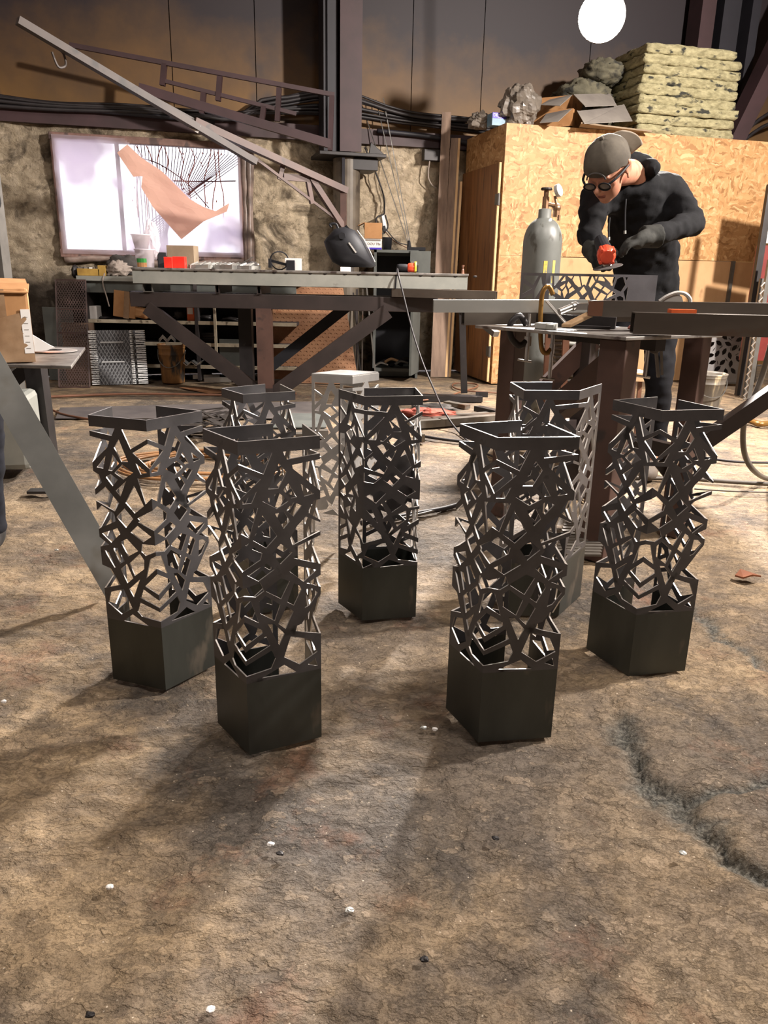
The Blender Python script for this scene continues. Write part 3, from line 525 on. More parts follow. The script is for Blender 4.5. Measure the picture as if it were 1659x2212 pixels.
m1 = N(nt, 'ShaderNodeMixShader'); m1.inputs[0].default_value = .25; L(tr.outputs[0], m1.inputs[1]); L(gl.outputs[0], m1.inputs[2])
m2 = N(nt, 'ShaderNodeMixShader'); L(ramp(nt, nz.outputs['Fac'], [(.40, (.55, .55, .55)), (.54, (.04, .04, .04))]), m2.inputs[0]); L(m1.outputs[0], m2.inputs[1]); L(tp.outputs[0], m2.inputs[2]); L(m2.outputs[0], o_.inputs['Surface']); M['film'] = m
b = B()
def filmf(u, v):
    s, z = WS0-.005+(WS1-WS0+.01)*u, WZ0-.005+(WZ1-WZ0+.012)*v; w = s*.75+z*1.1
    return wc(s, z, .095 + .010*math.sin(w*13+3*noise.noise(V((s*3, z*3, 0)))) + .022*abs(noise.noise(V((s*2+z*4, z*2-s*3, 8)))) + .012*noise.noise(V((s*4+z*5, z*2-s*2, 3))))
b.grid(filmf, 90, 60, keep=lambda u, v: not inside(WS0+(WS1-WS0)*u, WZ0+(WZ1-WZ0)*v, hole)); b.build('plastic_film', 'film', t, smooth=True)
m, nt, bb = new_mat('salmon_backing_paper'); bb.inputs['Base Color'].default_value = hx('#e8c8b6'); bb.inputs['Roughness'].default_value = .6
tr = N(nt, 'ShaderNodeBsdfTranslucent'); tr.inputs['Color'].default_value = hx('#f6d6c6'); mx = N(nt, 'ShaderNodeMixShader'); mx.inputs[0].default_value = .55
nt.links.new(bb.outputs[0], mx.inputs[1]); nt.links.new(tr.outputs[0], mx.inputs[2]); nt.links.new(mx.outputs[0], nt.nodes['Material Output'].inputs['Surface']); M['paper'] = m
pp = [pw(*p, .135) for p in [(253, 330), (275, 312), (305, 340), (350, 370), (410, 430), (440, 447), (466, 456), (496, 438), (490, 457), (440, 478), (392, 517), (330, 447), (305, 405), (308, 381), (288, 382)]]
d = fillpoly(pp, [], .002); o = temp(d[0], [], d[1])
bm = bmesh.new(); bm.from_mesh(o.data); bmesh.ops.triangulate(bm, faces=bm.faces)
for _ in range(4): bmesh.ops.subdivide_edges(bm, edges=[e for e in bm.edges if e.calc_length() > .07], cuts=1, use_grid_fill=True); bmesh.ops.triangulate(bm, faces=bm.faces)
vs = [wc(v.co.x, v.co.y, .135+v.co.z+.022*noise.noise(V((v.co.x*5+v.co.y*7, v.co.y*3-v.co.x*2, 1)))) for v in bm.verts]; fs = [[v.index for v in f.verts] for f in bm.faces]; bm.free(); drop(o)
tag(B().mesh((vs, fs)).build('torn_paper_sheet', 'paper'), 'torn salmon-coloured sheet hanging loose across the window', 'sheet')
b = B(); c0 = pw(500, 470, -.5)
for i in range(34):
    a0 = pw(290+i*7.5, 318+i*.6, -.5); ang = math.radians(90+min(55, max(0, i-8)*2.4)); ln = 1.15
    p = wc(a0[0], a0[1], -.5); q = wc(a0[0]+math.cos(ang)*ln, a0[1]-math.sin(ang)*ln, -.5)
    b.tube([p+V((0, 0, .25)), p, q], .0042, 4, 0)
b.tube([wc(*pw(x, y, -.48), -.48) for x, y in ((300, 340), (345, 355), (400, 392), (430, 425), (452, 450))], .005, 5); b.tube([wc(*pw(x, y, -.48), -.48) for x, y in ((360, 390), (430, 392), (510, 391))], .006, 5)
tag(b.build('wire_fence', mat('rusty_fence_wire', '#5a4552', '#7d4a45', scale=20, rough=.6), smooth=True), 'wire mesh fence outside, seen through the bare upper window', 'fence')
b = B()
for k in range(9):
    x0 = 300+k*23+random.uniform(-8, 8); y0 = 470
    b.tube([wc(*pw(x0+random.uniform(-12, 12)*j/3, y0-j*42, -.9), -.9) for j in range(5)], .006, 4)
    for j in range(4):
        xx, yy = x0+random.uniform(-14, 14), 330+random.uniform(0, 120); b.ball(wc(*pw(xx, yy, -.9), -.9), (.006, .006, .012), 6, 4)
tag(b.build('bare_shrub', mat('red_shrub_twigs', '#d8806a', '#e89a84', scale=8, rough=.8)), 'reddish shrub outside behind the wire fence', 'shrub')
# ---------------------------------------------------------------- camera, world, lights
cd = bpy.data.cameras.new('camera'); cam = bpy.data.objects.new('camera', cd); COL.objects.link(cam)
cd.sensor_fit = 'VERTICAL'; cd.sensor_height = 36; cd.lens = 36*FPX/IH; cd.clip_start = .05
mw = Matrix((cR, cU, -cF)).transposed().to_4x4(); mw.translation = CP; cam.matrix_world = mw; bpy.context.scene.camera = cam
w = bpy.data.worlds.new('sky'); bpy.context.scene.world = w; w.use_nodes = True; bg = w.node_tree.nodes['Background']; bg.inputs[0].default_value = hx('#f6f4ff'); bg.inputs[1].default_value = 2.5
sc = bpy.context.scene; sc.view_settings.view_transform = 'Standard'; sc.view_settings.look = 'None'; sc.view_settings.gamma = 1; sc.view_settings.exposure = EXPO
def lamp(name, loc, pw_, r, col, spot=None, aim=None):
    l = bpy.data.lights.new(name, 'AREA' if spot is None else 'SPOT'); l.energy = pw_; l.color = hx(col)[:3]
    if spot is None: l.shape = 'DISK'; l.size = r*2
    else: l.shadow_soft_size = r; l.spot_size = math.radians(spot); l.spot_blend = .6
    o = bpy.data.objects.new(name, l); COL.objects.link(o); o.location = loc
    d = (V(aim)-V(loc)) if aim else V((0, 0, -1)); o.rotation_euler = d.to_track_quat('-Z', 'Y').to_euler(); return o
LP = P(1300, 36, 6.4)
t = thing('high_bay_lamp', 'glowing round high-bay lamp hanging above the booth', 'lamp', LP)
dv = (V((.35, 1.2, .55))-LP).normalized()
b = B(); b.lathe([(.001, .20), (.05, .2), (.06, .12), (.15, .03), (.17, .0), (.165, -.004), (.14, .02)], LP, 32, -dv); b.build('housing', 'alum', t, smooth=True)
b = B(); b.lathe([(.0005, .002), (.165, .002), (.165, .006), (.0005, .006)], LP-dv*-.0, 32, dv); b.build('lens', emat('lamp_glow', hx('#fffdf8'), 45), t)
B().tube([LP-dv*.19, LP-dv*.22+V((0, 0, .25)), LP+V((0, .1, 2.82))], .012, 6).build('suspension_rod', 'alum', t)
lamp('high_bay_light', LP+dv*.03, LW[0], .15, '#fff6ee', None, (.35, 1.2, .55))
lamp('right_work_light', (4.05, 3.0, 3.5), LW[1], .14, '#fff5ec', None, (1.0, 5.6, .7))
lamp('front_fill_light', (1.4, .6, 4.9), LW[2], .45, '#fff5ec', 96, (.9, 3.6, 0))  # soft overhead fill added from the front, no lamp seen
lamp('left_fill_light', (-2.5, 2.2, 5.0), LW[3], .5, '#fff5ec', 110, (-1.2, 3.8, 0))  # extra fill added from the left, no lamp known there
# ---------------------------------------------------------------- laser-cut lattice pedestals
def tile_holes(H0, a, b, mg=.075):
    out = []
    def mir(p, c): return (2*c-p[0], p[1])
    base = []
    for h in H0:
        e = [i for i, p in enumerate(h) if abs(p[0]) == 1.0]
        if len(e) >= 2:
            c = h[e[0]][0]; n = len(h)
            st = next((i for i in range(n) if abs(h[i][0]) == 1.0 and abs(h[(i+1) % n][0]) != 1.0), 0)
            seq = [h[(st+k) % n] for k in range(n)]           # eA, interior..., eB (...)
            inner = [p for p in seq if abs(p[0]) != 1.0]; eA = seq[0]; eB = seq[len(inner)+1] if len(inner)+1 < n else seq[-1]
            base.append([eA] + inner + [eB] + [mir(p, c) for p in inner[::-1]])
        else: base.append(h)
    tiles = [base, [[mir(p, 1) for p in h] for h in base], [[mir(p, -1) for p in h] for h in base]]
    seen = set()
    def clip(h, f, s0, sg):
        o = []
        for i in range(len(h)):
            p, q = h[i], h[(i+1) % len(h)]; ip, iq = sg*(p[0]-s0) >= 0, sg*(q[0]-s0) >= 0
            if ip: o.append(p)
            if ip != iq: t = (s0-p[0])/(q[0]-p[0]); o.append((s0, p[1]+t*(q[1]-p[1])))
        return o
    for t in tiles:
        for h in t:
            h = clip(clip(h, None, a+mg, 1), None, b-mg, -1)
            if len(h) < 3: continue
            ar = abs(sum(h[i][0]*h[(i+1) % len(h)][1]-h[(i+1) % len(h)][0]*h[i][1] for i in range(len(h))))/2
            key = (round(sum(p[0] for p in h)/len(h), 2), round(sum(p[1] for p in h)/len(h), 2))
            if ar < .0008 or key in seen: continue
            seen.add(key); out.append(h)
    return out
def pedestal(name, label, poly, s0, H, holes, a, b, mats=('mill', 'lattice'), lid=False, xf=None, loc=None, T=.0035, group='lattice pedestals standing on the floor', cat='pedestal'):
    """poly: plan polyline of fold points; s0: face index of its first point."""
    W = .16; hs = [[(p[0]*W, p[1]*H) for p in h] for h in tile_holes(holes, a, b)]
    d = fillpoly([(a*W, 0), (b*W, 0), (b*W, H), (a*W, H)], hs, T)
    me = bpy.data.meshes.new('t'); me.from_pydata(d[0], [], d[1]); bm = bmesh.new(); bm.from_mesh(me); bpy.data.meshes.remove(me)
    bmesh.ops.remove_doubles(bm, verts=bm.verts, dist=1e-6)
    bm.normal_update()
    for f in bm.faces: f.material_index = 0 if abs(f.normal.z) > .7 else 1
    for co, no in [((k*W, 0, 0), (1, 0, 0)) for k in range(int(math.ceil(a+.001)), int(math.floor(b-.001))+1)] + [((0, .25*H, 0), (0, 1, 0)), ((0, .9635*H, 0), (0, 1, 0))]:
        bmesh.ops.bisect_plane(bm, geom=bm.verts[:]+bm.edges[:]+bm.faces[:], plane_co=co, plane_no=no, dist=1e-6)
    pl = [V((p[0], p[1], 0)) for p in poly]; seg = [(pl[i+1]-pl[i]) for i in range(len(pl)-1)]
    nr = [V((s.y, -s.x, 0)).normalized() for s in seg]
    base = V((sum(p.x for p in pl)/len(pl), sum(p.y for p in pl)/len(pl), 0))
    ends = [a] + list(range(int(math.ceil(a+.001)), int(math.floor(b-.001))+1)) + [b]
    co = {}
    for v in bm.verts:
        s = v.co.x/W; i = 0
        while i < len(seg)-1 and s > ends[i+1]+1e-4: i += 1
        t = (s-ends[i])/(ends[i+1]-ends[i]); p = pl[i] + seg[i]*t; n = nr[i]
        if t > .9995 and i < len(seg)-1: n = (nr[i]+nr[i+1]); n = n/(n.length_squared/2)
        elif t < .0005 and i > 0: n = (nr[i]+nr[i-1]); n = n/(n.length_squared/2)
        v.co = p + n*v.co.z + V((0, 0, v.co.y)); 
    loc = V(loc) if loc else base
    t0 = thing(name, label, cat, loc, group)
    groups = {'base': [], 'lattice': [], 'rim': []}
    for f in bm.faces:
        z = sum(v.co.z for v in f.verts)/len(f.verts)/H
        groups['base' if z < .25 else 'rim' if z > .9635 else 'lattice'].append(f)
    for k, fs in groups.items():
        bb = B()
        for f in fs: bb.add([xf(v.co) if xf else v.co for v in f.verts], [list(range(len(f.verts)))], f.material_index)
        bb.build(k, [mats[0] if k == 'base' else mats[1], 'edge'], t0)
    if lid:
        q = [p + V((0, 0, H-.002)) for p in pl]
        if len(q) == 4: B().prism(q, (0, 0, .006)).build('lid', 'bright', t0)
    bm.free(); return t0
def plan(L, Fr, R, la, lb, ta=88, tb=88):
    """plan polyline from the three visible base corners and the two back flaps"""
    L, Fr, R = V((*L, 0)), V((*Fr, 0)), V((*R, 0))
    d1 = (L-Fr).normalized(); d2 = (R-Fr).normalized()
    f1 = Matrix.Rotation(math.radians(-ta), 3, 'Z') @ d1; f2 = Matrix.Rotation(math.radians(tb), 3, 'Z') @ d2
    return [L+f1*la*.16, L, Fr, R, R+f2*lb*.16]
def g2(x, y): p = G(x, y); return (p.x, p.y)
pedestal('lattice_pedestal', 'dark steel lattice pedestal at far left, beside the leaning steel plank', plan(g2(246.7, 1465.8), g2(358.4, 1490), g2(462.6, 1436.5), .7, .85, 78, 100), -1, .675, HOLES_A, -1.7, 1.85)
pedestal('lattice_pedestal', 'dark steel lattice pedestal nearest the camera on the left, front edge of base closest', plan(g2(473, 1561.8), g2(539.7, 1630), g2(692.7, 1591), .92, .8, 100, 84), -1, .687, HOLES_A, -1.92, 1.8)
pedestal('lattice_pedestal', 'dark steel lattice pedestal partly hidden behind the front left one', plan((-.475, 2.225), (-.395, 2.12), (-.262, 2.195), .93, .93, 84, 84), -1, .668, HOLES_A, -1.93, 1.93)
pedestal('lattice_pedestal', 'dark steel lattice pedestal nearest the camera on the right, open rim at its back', plan(g2(965.3, 1530), g2(1033.3, 1602.4), g2(1187.7, 1592), .93, .86, 92, 96), -1, .692, HOLES_A, -1.93, 1.86)
pedestal('lattice_pedestal', 'dark steel lattice pedestal at far right, standing in front of the welding table leg', plan(g2(1268.4, 1401), g2(1357.7, 1460), g2(1477, 1448), .9, .93, 90, 100), -1, .70, HOLES_A, -1.9, 1.93)
p6 = [V((*g2(731.8, 1301.8), 0)), V((*g2(782.9, 1339.8), 0)), V((*g2(896.4, 1332), 0))]
dd = Matrix.Rotation(math.radians(84), 3, 'Z') @ (p6[2]-p6[1]); p6 += [p6[2]+dd*.95]; p6 += [p6[3] - (p6[2]-p6[1])*.95]
pedestal('lattice_pedestal', 'dark steel lattice pedestal in the middle, nearly closed box in front of the lidded one', p6, -1, .672, HOLES_B, -1, 3)
pedestal('lattice_pedestal', 'bright ground steel lattice pedestal with a flat square lid', [(-.255, 2.63), (-.115, 2.60), (-.03, 2.71), (-.165, 2.745)], -1, .66, [[(-p[0], p[1]) for p in h] for h in HOLES_B], -1, 2, mats=('bright', 'bright'), lid=True)
pedestal('lattice_pedestal', 'dark steel lattice pedestal behind the front right one, right flap bent outward', [(.50, 2.335), (.372, 2.315), (.386, 2.155), (.542, 2.165), (.645, 2.32)], -1, .69, HOLES_A, -1.8, 1.98)
# ---------------------------------------------------------------- OSB booth and what lies on it
t = thing('wooden_booth', 'chipboard booth with a varnished plywood door on its left side', 'booth', KO)
ko = KO.copy(); D = .95
def kd(tt, z, o=0.0): return KO - KN*tt + V((0, 0, z)) - KE*o
b = B(); b.bar(kd(-.0, 1.12, -.01), kd(D, 1.12, -.01), .02, 2.235, up=(0, 0, 1)); b.build('side_panel', 'osb', t)
zs = 1.157
b = B(); b.box(kc(1.375, (2.235+zs)/2, .0), (2.75, .018, 2.235-zs), KA); b.build('upper_front_panel', 'osb', t)
b = B(); b.box(kc(.27, zs/2, .0), (.54, .018, zs-.004), KA); b.build('corner_front_panel', 'osb', t)
b = B(); b.box(kc(1.505, zs/2-.003, -.004), (1.92, .016, zs-.006), KA); b.build('lower_front_panel', 'ply2', t)
b = B(); b.box(kc(2.615, zs/2-.003, -.004), (.24, .016, zs-.006), KA); b.build('lower_front_panel', 'ply2', t)
b = B(); b.box(kc(2.475, zs/2, .012), (.035, .03, zs), KA); b.build('metal_post', 'alum', t)
b = B(); b.box(kc(2.76, 1.11, .0), (.04, .05, 2.22), KA); b.build('corner_post', 'blacksteel', t)
b = B(); b.box(kc(1.38, 2.228, -D/2), (2.72, D-.05, .016), KA); b.build('roof_panel', 'osb', t)
zd = P(1085, 350, 7.3).z
dr = B(); dr.bar(kd(.02, zd/2+.01, .025), kd(D-.02, zd/2+.01, .025), .022, zd-.02); d_ = dr.build('door', 'ply', t)
b = B(); b.bar(kd(.012, .02, .03), kd(.012, zd, .03), .022, .02, up=KE); b.build('door_edge', 'cutwood', d_)
for z in (zd-.3, .3): b = B(); b.cyl(kd(.0, z-.05, .03), kd(.0, z+.05, .03), .012, n=8); b.box(kd(.03, z, .04), (.004, .06, .09), KA); b.build('hinge', 'alum', d_)
def tint(nm, base_, **kw): M[nm] = mat(nm, *base_, **kw); return nm
for i in range(9):
    z = 2.245+.081*i; s0, s1 = 1.30+random.uniform(-.02, .02), 2.325+random.uniform(-.025, .02)
    if i == 8: s1 -= .10
    f0, dp = -.05+random.uniform(-.02, .015), .62
    b = B(); nu, nv, nw = 26, 14, 4
    c = kc((s0+s1)/2, z+.04, f0-dp/2)
    me = temp([], [], []); bm = bmesh.new(); bmesh.ops.create_cube(bm, size=1); bmesh.ops.subdivide_edges(bm, edges=bm.edges[:], cuts=15, use_grid_fill=True)
    vs = []
    for v in bm.verts:
        x, y, zz = v.co; r = (abs(2*x)**8+abs(2*zz)**4)**(1/8) if False else 1
        k = 1-.035*abs(2*zz)**4; p = V((x*(s1-s0)*k, y*dp*k, zz*.081*(1-.05*abs(2*x)**8)))
        q = Matrix.Rotation(KA, 3, 'Z') @ p + c; q += WN*noise.noise(V((q.x*5, q.y*5, i*7)))*.03 + noise.noise_vector(q*15+V((i*3, 0, 0)))*.012 + noise.noise_vector(q*38)*.007; vs.append(q)
    fs = [[v.index for v in f.verts] for f in bm.faces]; bm.free(); drop(me)
    pos = ['bottom', 'second from the bottom', 'third from the bottom', 'fourth from the bottom', 'middle', 'fourth from the top', 'third from the top', 'second from the top', 'top'][i]
    if i == 4: pos = 'fifth from the bottom'
    tag(B().mesh((vs, fs)).build('insulation_batt', 'foamtan', smooth=True), 'yellowish mineral wool batt on the booth, %s of the front stack' % pos, 'insulation', 'mineral wool batts stacked on the booth')
M['foamdark'] = mat('dirty_dark_wool', '#4d4a3d', '#6c6754', scale=7, rough=.95, bump=.9, bscale=22, detail=8, spots='#33322d', spot_scale=6, spot_at=.58)
for i, (s, z, o, sx, sz) in enumerate(((.98, 2.37, -.55, .62, .27), (1.0, 2.60, -.58, .56, .25), (1.16, 2.80, -.55, .44, .2))):
    b = clump(kc(s, z, o), (sx, .6, sz*1.25), i+3, .2, 2.6, 36, 24)
    tag(b.build('insulation_roll', 'foamdark', smooth=True), 'dirty grey wool roll on the booth behind the front stack, %s one' % ('lowest', 'middle', 'highest')[i], 'insulation', 'dirty wool rolls behind the batts')
c = Kp(1130, 228, -.15)
bc = clump(kc(.19, 2.40, -.16), (.36, .3, .38), 5, .26, 1.7, 40, 26)
bc.jig(.006, 9); tag(bc.build('plastic_bag', 'bag', smooth=False), 'crumpled grey plastic bag on the front edge of the booth roof', 'bag')
tb = thing('printed_carton', 'small blue and violet printed carton on the booth corner', 'carton', kc(-.02, 2.24, -.18))
cb = kc(.0, 2.29, -.22); B().box(cb, (.135, .12, .10), KA).build('carton_body', 'bluegrey', tb)
B().box(cb+V((0, 0, .028))+KN*.0605, (.135, .002, .045), KA).build('violet_band', 'blue', tb); text('DENNY', .036, cb+V((0, 0, .03))+KN*.0625, KE, (0, 0, 1), .0006, 'lettering', 'white', tb); text('BOSSE', .013, cb+V((0, 0, .010))+KN*.0625, KE, (0, 0, 1), .0006, 'lettering', 'white', tb)
bc = clump(kc(-.10, 2.30, -.38), (.22, .2, .15), 9, .3, 2.4, 28, 18); tag(bc.build('plastic_bag', 'bag'), 'grey translucent bag behind the small violet carton', 'bag')
# open cardboard boxes, flaps spread
def flapbox(name, label, s0, s1, o0, o1, z, h, fl, mt):
    t = thing(name, label, 'box', kc((s0+s1)/2, z, (o0+o1)/2)); b = B()
    for (a, c_) in (((s0, o0), (s1, o0)), ((s1, o0), (s1, o1)), ((s1, o1), (s0, o1)), ((s0, o1), (s0, o0))):
        b.bar(kc(a[0], z+h/2, a[1]), kc(c_[0], z+h/2, c_[1]), .006, h)
    b.box(kc((s0+s1)/2, z+.004, (o0+o1)/2), (abs(s1-s0), abs(o1-o0), .006), KA); b.build('carton_body', mt, t)
    for pts in fl: B().prism([kc(*p) for p in pts], (0, 0, .005)).build('flap', 'cardgrey', t)
def opencarton(label, yt_, yb_, Yc, fl, dl):
    t = thing('open_carton', label, 'box', P(1237, yb_, Yc)); top = P(1237, yt_, Yc); zb_ = max(2.245, P(1237, yb_, Yc).z)
    for ang, L_ in ((math.radians(62), .46), (math.radians(150), .40)):
        e = top + V((math.cos(ang), math.sin(ang), 0))*L_; B().prism([V((top.x, top.y, zb_)), V((e.x, e.y, zb_)), e, top], V((math.sin(ang), -math.cos(ang), 0))*.005).build('carton_wall', 'card', t)
    for pts in fl: B().prism([P(*p) for p in pts], (0, 0, .005)).build('flap', 'cardgrey', t)
opencarton('opened carton on the booth roof, upper of two with drooping grey flaps', 205, 236, 7.62, [[(1236, 206, 7.6), (1210, 229, 7.35), (1169, 227, 7.5), (1192, 213, 7.8)], [(1239, 205, 7.6), (1318, 203, 8.0), (1332, 228, 7.75), (1264, 231, 7.4)]], 1)
opencarton('opened carton on the booth roof edge, lower of two with drooping grey flaps', 234, 272, 7.48, [[(1235, 236, 7.46), (1206, 263, 7.26), (1166, 266, 7.36), (1180, 247, 7.6)], [(1246, 240, 7.46), (1262, 268, 7.30), (1366, 262, 7.6), (1348, 226, 7.9), (1305, 242, 7.8)]], 1)
b = B(); b.prism([kc(.62, 2.25, .17), kc(1.36, 2.243, .10), kc(1.3, 2.245, -.02), kc(.7, 2.25, -.02)], (0, 0, -.012)); b.jig(.006, 8)
tag(b.build('flat_cardboard', 'carddull'), 'flat torn cardboard sheet sticking out under the open cartons', 'cardboard')
# leaf-pattern panel, right edge things
lp0, lp1 = G(1508, 824), G(1630, 826)
Yp = 7.55
t = thing('leaf_panel', 'grey steel panel cut with a round wreath of leaves, on the floor', 'panel', P(1570, 822, Yp))
p00, p10 = P(1508, 824, Yp), P(1628, 827, Yp); wv = p10-p00; Wd = wv.length; Hh = .58; wu = wv.normalized(); up = V((0, .10, 1)).normalized()
hl = []
random.seed(5)
def leafpoly(cx, cy, a, L_, w_): return [(cx+L_*u*math.cos(a)-w_*s*math.sin(a), cy+L_*u*math.sin(a)+w_*s*math.cos(a)) for u, s in ((-.5, 0), (-.2, .42), (.12, .48), (.5, 0), (.12, -.48), (-.2, -.42))]
for r, n, ph in ((.05, 4, .3), (.12, 9, 0), (.185, 14, .2)):
    for k in range(n):
        a = ph+2*PI*k/n+random.uniform(-.1, .1); hl.append(leafpoly(Wd/2+r*math.cos(a), .31+r*1.15*math.sin(a), a+random.uniform(-.5, .9), .078, .042))
        if k % 2 == 0: hl.append(leafpoly(Wd/2+(r-.035)*math.cos(a+.22), .31+(r-.035)*1.15*math.sin(a+.22), a+1.2, .055, .008))
hk = []
for h in hl:
    cx_, cy_ = sum(p[0] for p in h)/6, sum(p[1] for p in h)/6
    if min(p[1] for p in h) < .03 or max(p[1] for p in h) > Hh-.03 or min(p[0] for p in h) < .03 or max(p[0] for p in h) > Wd-.03: continue
    rr_ = max(math.hypot(p[0]-cx_, p[1]-cy_) for p in h)
    if all(not any(inside(p[0], p[1], g) for p in h) and not any(inside(p[0], p[1], h) for p in g) and math.hypot(cx_-sum(p[0] for p in g)/6, cy_-sum(p[1] for p in g)/6) > .034 for g in hk): hk.append(h)
d = fillpoly([(0, 0), (Wd, 0), (Wd, Hh), (0, Hh)], hk, .003)
B().mesh(([p00+wu*p.x+up*p.y+V((0, -p.z, 0)) for p in d[0]], d[1])).build('leaf_sheet', 'leafpanel', t)
b = B()
for (x0, y0, x1, y1) in ((0, 0, Wd, 0), (Wd, 0, Wd, Hh), (0, Hh, Wd, Hh), (0, 0, 0, Hh)): b.bar(p00+wu*x0+up*y0+V((0, .015, 0)), p00+wu*x1+up*y1+V((0, .015, 0)), .03, .03)
b.build('frame', 'alum', t)
b = B(); b.box(p00+wu*Wd/2+up*(Hh/2)+V((0, .3, 0)), (Wd*1.1, .01, Hh)); tag(b.build('dark_sheet', 'blacksteel'), 'dark sheet standing behind the leaf panel', 'sheet')
for i, (x, mt, lb) in enumerate(((1645, 'redpaint', 'dark red steel door leaning at the far right edge'),)):
    b = B(); p = P(1690, 660, 7.0); b.box((p.x, 7.2, .78), (.42, .04, 1.0)); tag(b.build('steel_door', mt), lb, 'door')
b = B(); p = P(1690, 440, 7.1); b.box((p.x+.18, 7.25, 1.55), (.48, .03, .5)); tag(b.build('white_board', 'white'), 'white sheet above the dark red door at the right edge', 'sheet')
for i, x in enumerate((1628, 1640, 1652)):
    b = B(); q = P(x, 640, 6.9-.1*i); b.tubebar((q.x, q.y, 0), (q.x+.02, q.y+.05, (1.75, 1.0, 1.15)[i]), (.05, .03, .035)[i], (.05, .03, .035)[i], .004, up=(0, 1, 0)); tag(b.build('steel_tube', ('blacksteel', 'alum', 'alum')[i]), ('tall dark tube standing beside the booth corner', 'short pale tube standing right of the booth', 'pale tube at the right edge before the red door')[i], 'tube')
tag(B().tube([V((P(1649, 610, 6.6).x+.012*(-1)**k, 6.6, max(.012, P(1649, 610, 6.6).z-.03*k))) for k in range(40)], .007, 5, 1).build('chain', 'chrome'), 'short steel chain hanging at the right edge', 'chain')
# gas cylinder
gc = V((.911, 4.849, 0)); zt = P(1140, 452, 4.85).z; zsx = P(1140, 520, 4.85).z
t = thing('gas_cylinder', 'grey gas cylinder with brass valve standing beside the welding table', 'cylinder', gc)
prof = [(.001, .0), (.108, 0), (.114, .02), (.114, zsx-.02)] + [(.114*math.cos(a)**.8+.001 if a < 1.5 else .03, zsx-.02+(zt-.045-zsx+.02)*math.sin(a)) for a in [i*.11 for i in range(1, 13)]]
prof = [p for p in prof if not (p[1] > zt-.06 and p[0] < .04)] + [(.038, zt-.045), (.038, zt), (.03, zt+.004), (.001, zt+.004)]
B().lathe(prof, gc, 40).build('body', 'cyl', t, smooth=True)
b = B(); b.cyl(gc+V((0, 0, zt)), gc+V((0, 0, zt+.07)), .019, n=8); b.cyl(gc+V((0, 0, zt+.07)), gc+V((0, 0, zt+.105)), .014, n=12); b.cyl(gc+V((0, 0, zt+.03)), gc+V((.06, -.01, zt+.02)), .012, n=10); vb = b.build('valve', 'brass', t)
B().lathe([(.001, 0), (.03, 0), (.034, .006), (.03, .014), (.001, .014)], gc+V((0, 0, zt+.105)), 14).build('handwheel', 'blacksteel', vb)
b = B(); b.ball(gc+V((.065, -.01, zt+.01)), .026, 12, 8); b.cyl(gc+V((.065, -.01, zt-.04)), gc+V((.065, -.01, zt+.02)), .02, n=8); b.cyl(gc+V((.065, -.01, zt+.02)), gc+V((.05, -.01, zt+.075)), .009, n=8); b.cyl(gc+V((.08, -.02, zt-.06)), gc+V((.08, -.02, zt-.03)), .01, n=8); rg = b.build('regulator', 'brass', t)
B().lathe([(.001, 0), (.036, 0), (.036, .02), (.03, .024), (.001, .022)], gc+V((.058, -.01, zt+.1)), 18, (.75, -.6, .3)).build('pressure_gauge', 'maskedge', rg)
def wrap(pts, r, th=.0012):
    vs = []; 
    for (x, z) in pts: a = x/r; vs.append(gc+V((r*math.sin(a), -r*math.cos(a), z)))
    return vs
zl = P(1150, 612, 4.74).z
for i, (x0, x1, dz) in enumerate(((-.005, .017, 0), (.052, .070, .004))):
    b = B()
    for k in range(6):
        z0 = zl+.0+dz+k*.021
        b.add(wrap([(x0, z0), (x1, z0), (x1, z0+.022), (x0, z0+.022)], .1150), [(0, 1, 2, 3)])
    b.build('stencil_mark', 'yellowpaint', t)
for x0, x1, z0, z1 in ((-.004, .006, -.065, -.02), (.012, .02, -.06, -.024), (.04, .048, -.06, -.02)): B().add(wrap([(x0, zl+z0), (x1, zl+z0), (x1, zl+z1), (x0, zl+z1)], .1150), [(0, 1, 2, 3)]).build('stencil_mark', 'yellowpaint', t)
# leaning boards
for i, (x0, x1, yt, xb0, xb1, mt, lb) in enumerate(((955, 975, 242, 930, 948, 'oldwood', 'tallest weathered board leaning against the back wall'), (974, 990, 298, 946, 961, 'oldwood', 'middle board with pale cut edge leaning left of the booth'), (986, 994, 392, 960, 969, 'oldwood', 'shortest board leaning next to the plywood door'))):
    Yb, Yt = 7.82, 8.15; t = thing('leaning_board', lb, 'board', G((xb0+xb1)/2, 814), 'boards leaning left of the booth')
    a, c_ = G(xb0, 814), G(xb1, 814); a2, c2 = P(x0, yt, Yt-.03*i), P(x1, yt, Yt-.03*i)
    B().prism([a, c_, c2, a2], (0, .02, 0)).build('plank', mt, t)
    if i: B().prism([c_+V((.001, 0, 0)), c_+V((.022, .0, 0)), c2+V((.022, 0, 0)), c2+V((.001, 0, 0))], (0, .02, 0)).build('sawn_edge', 'cutwood', t)
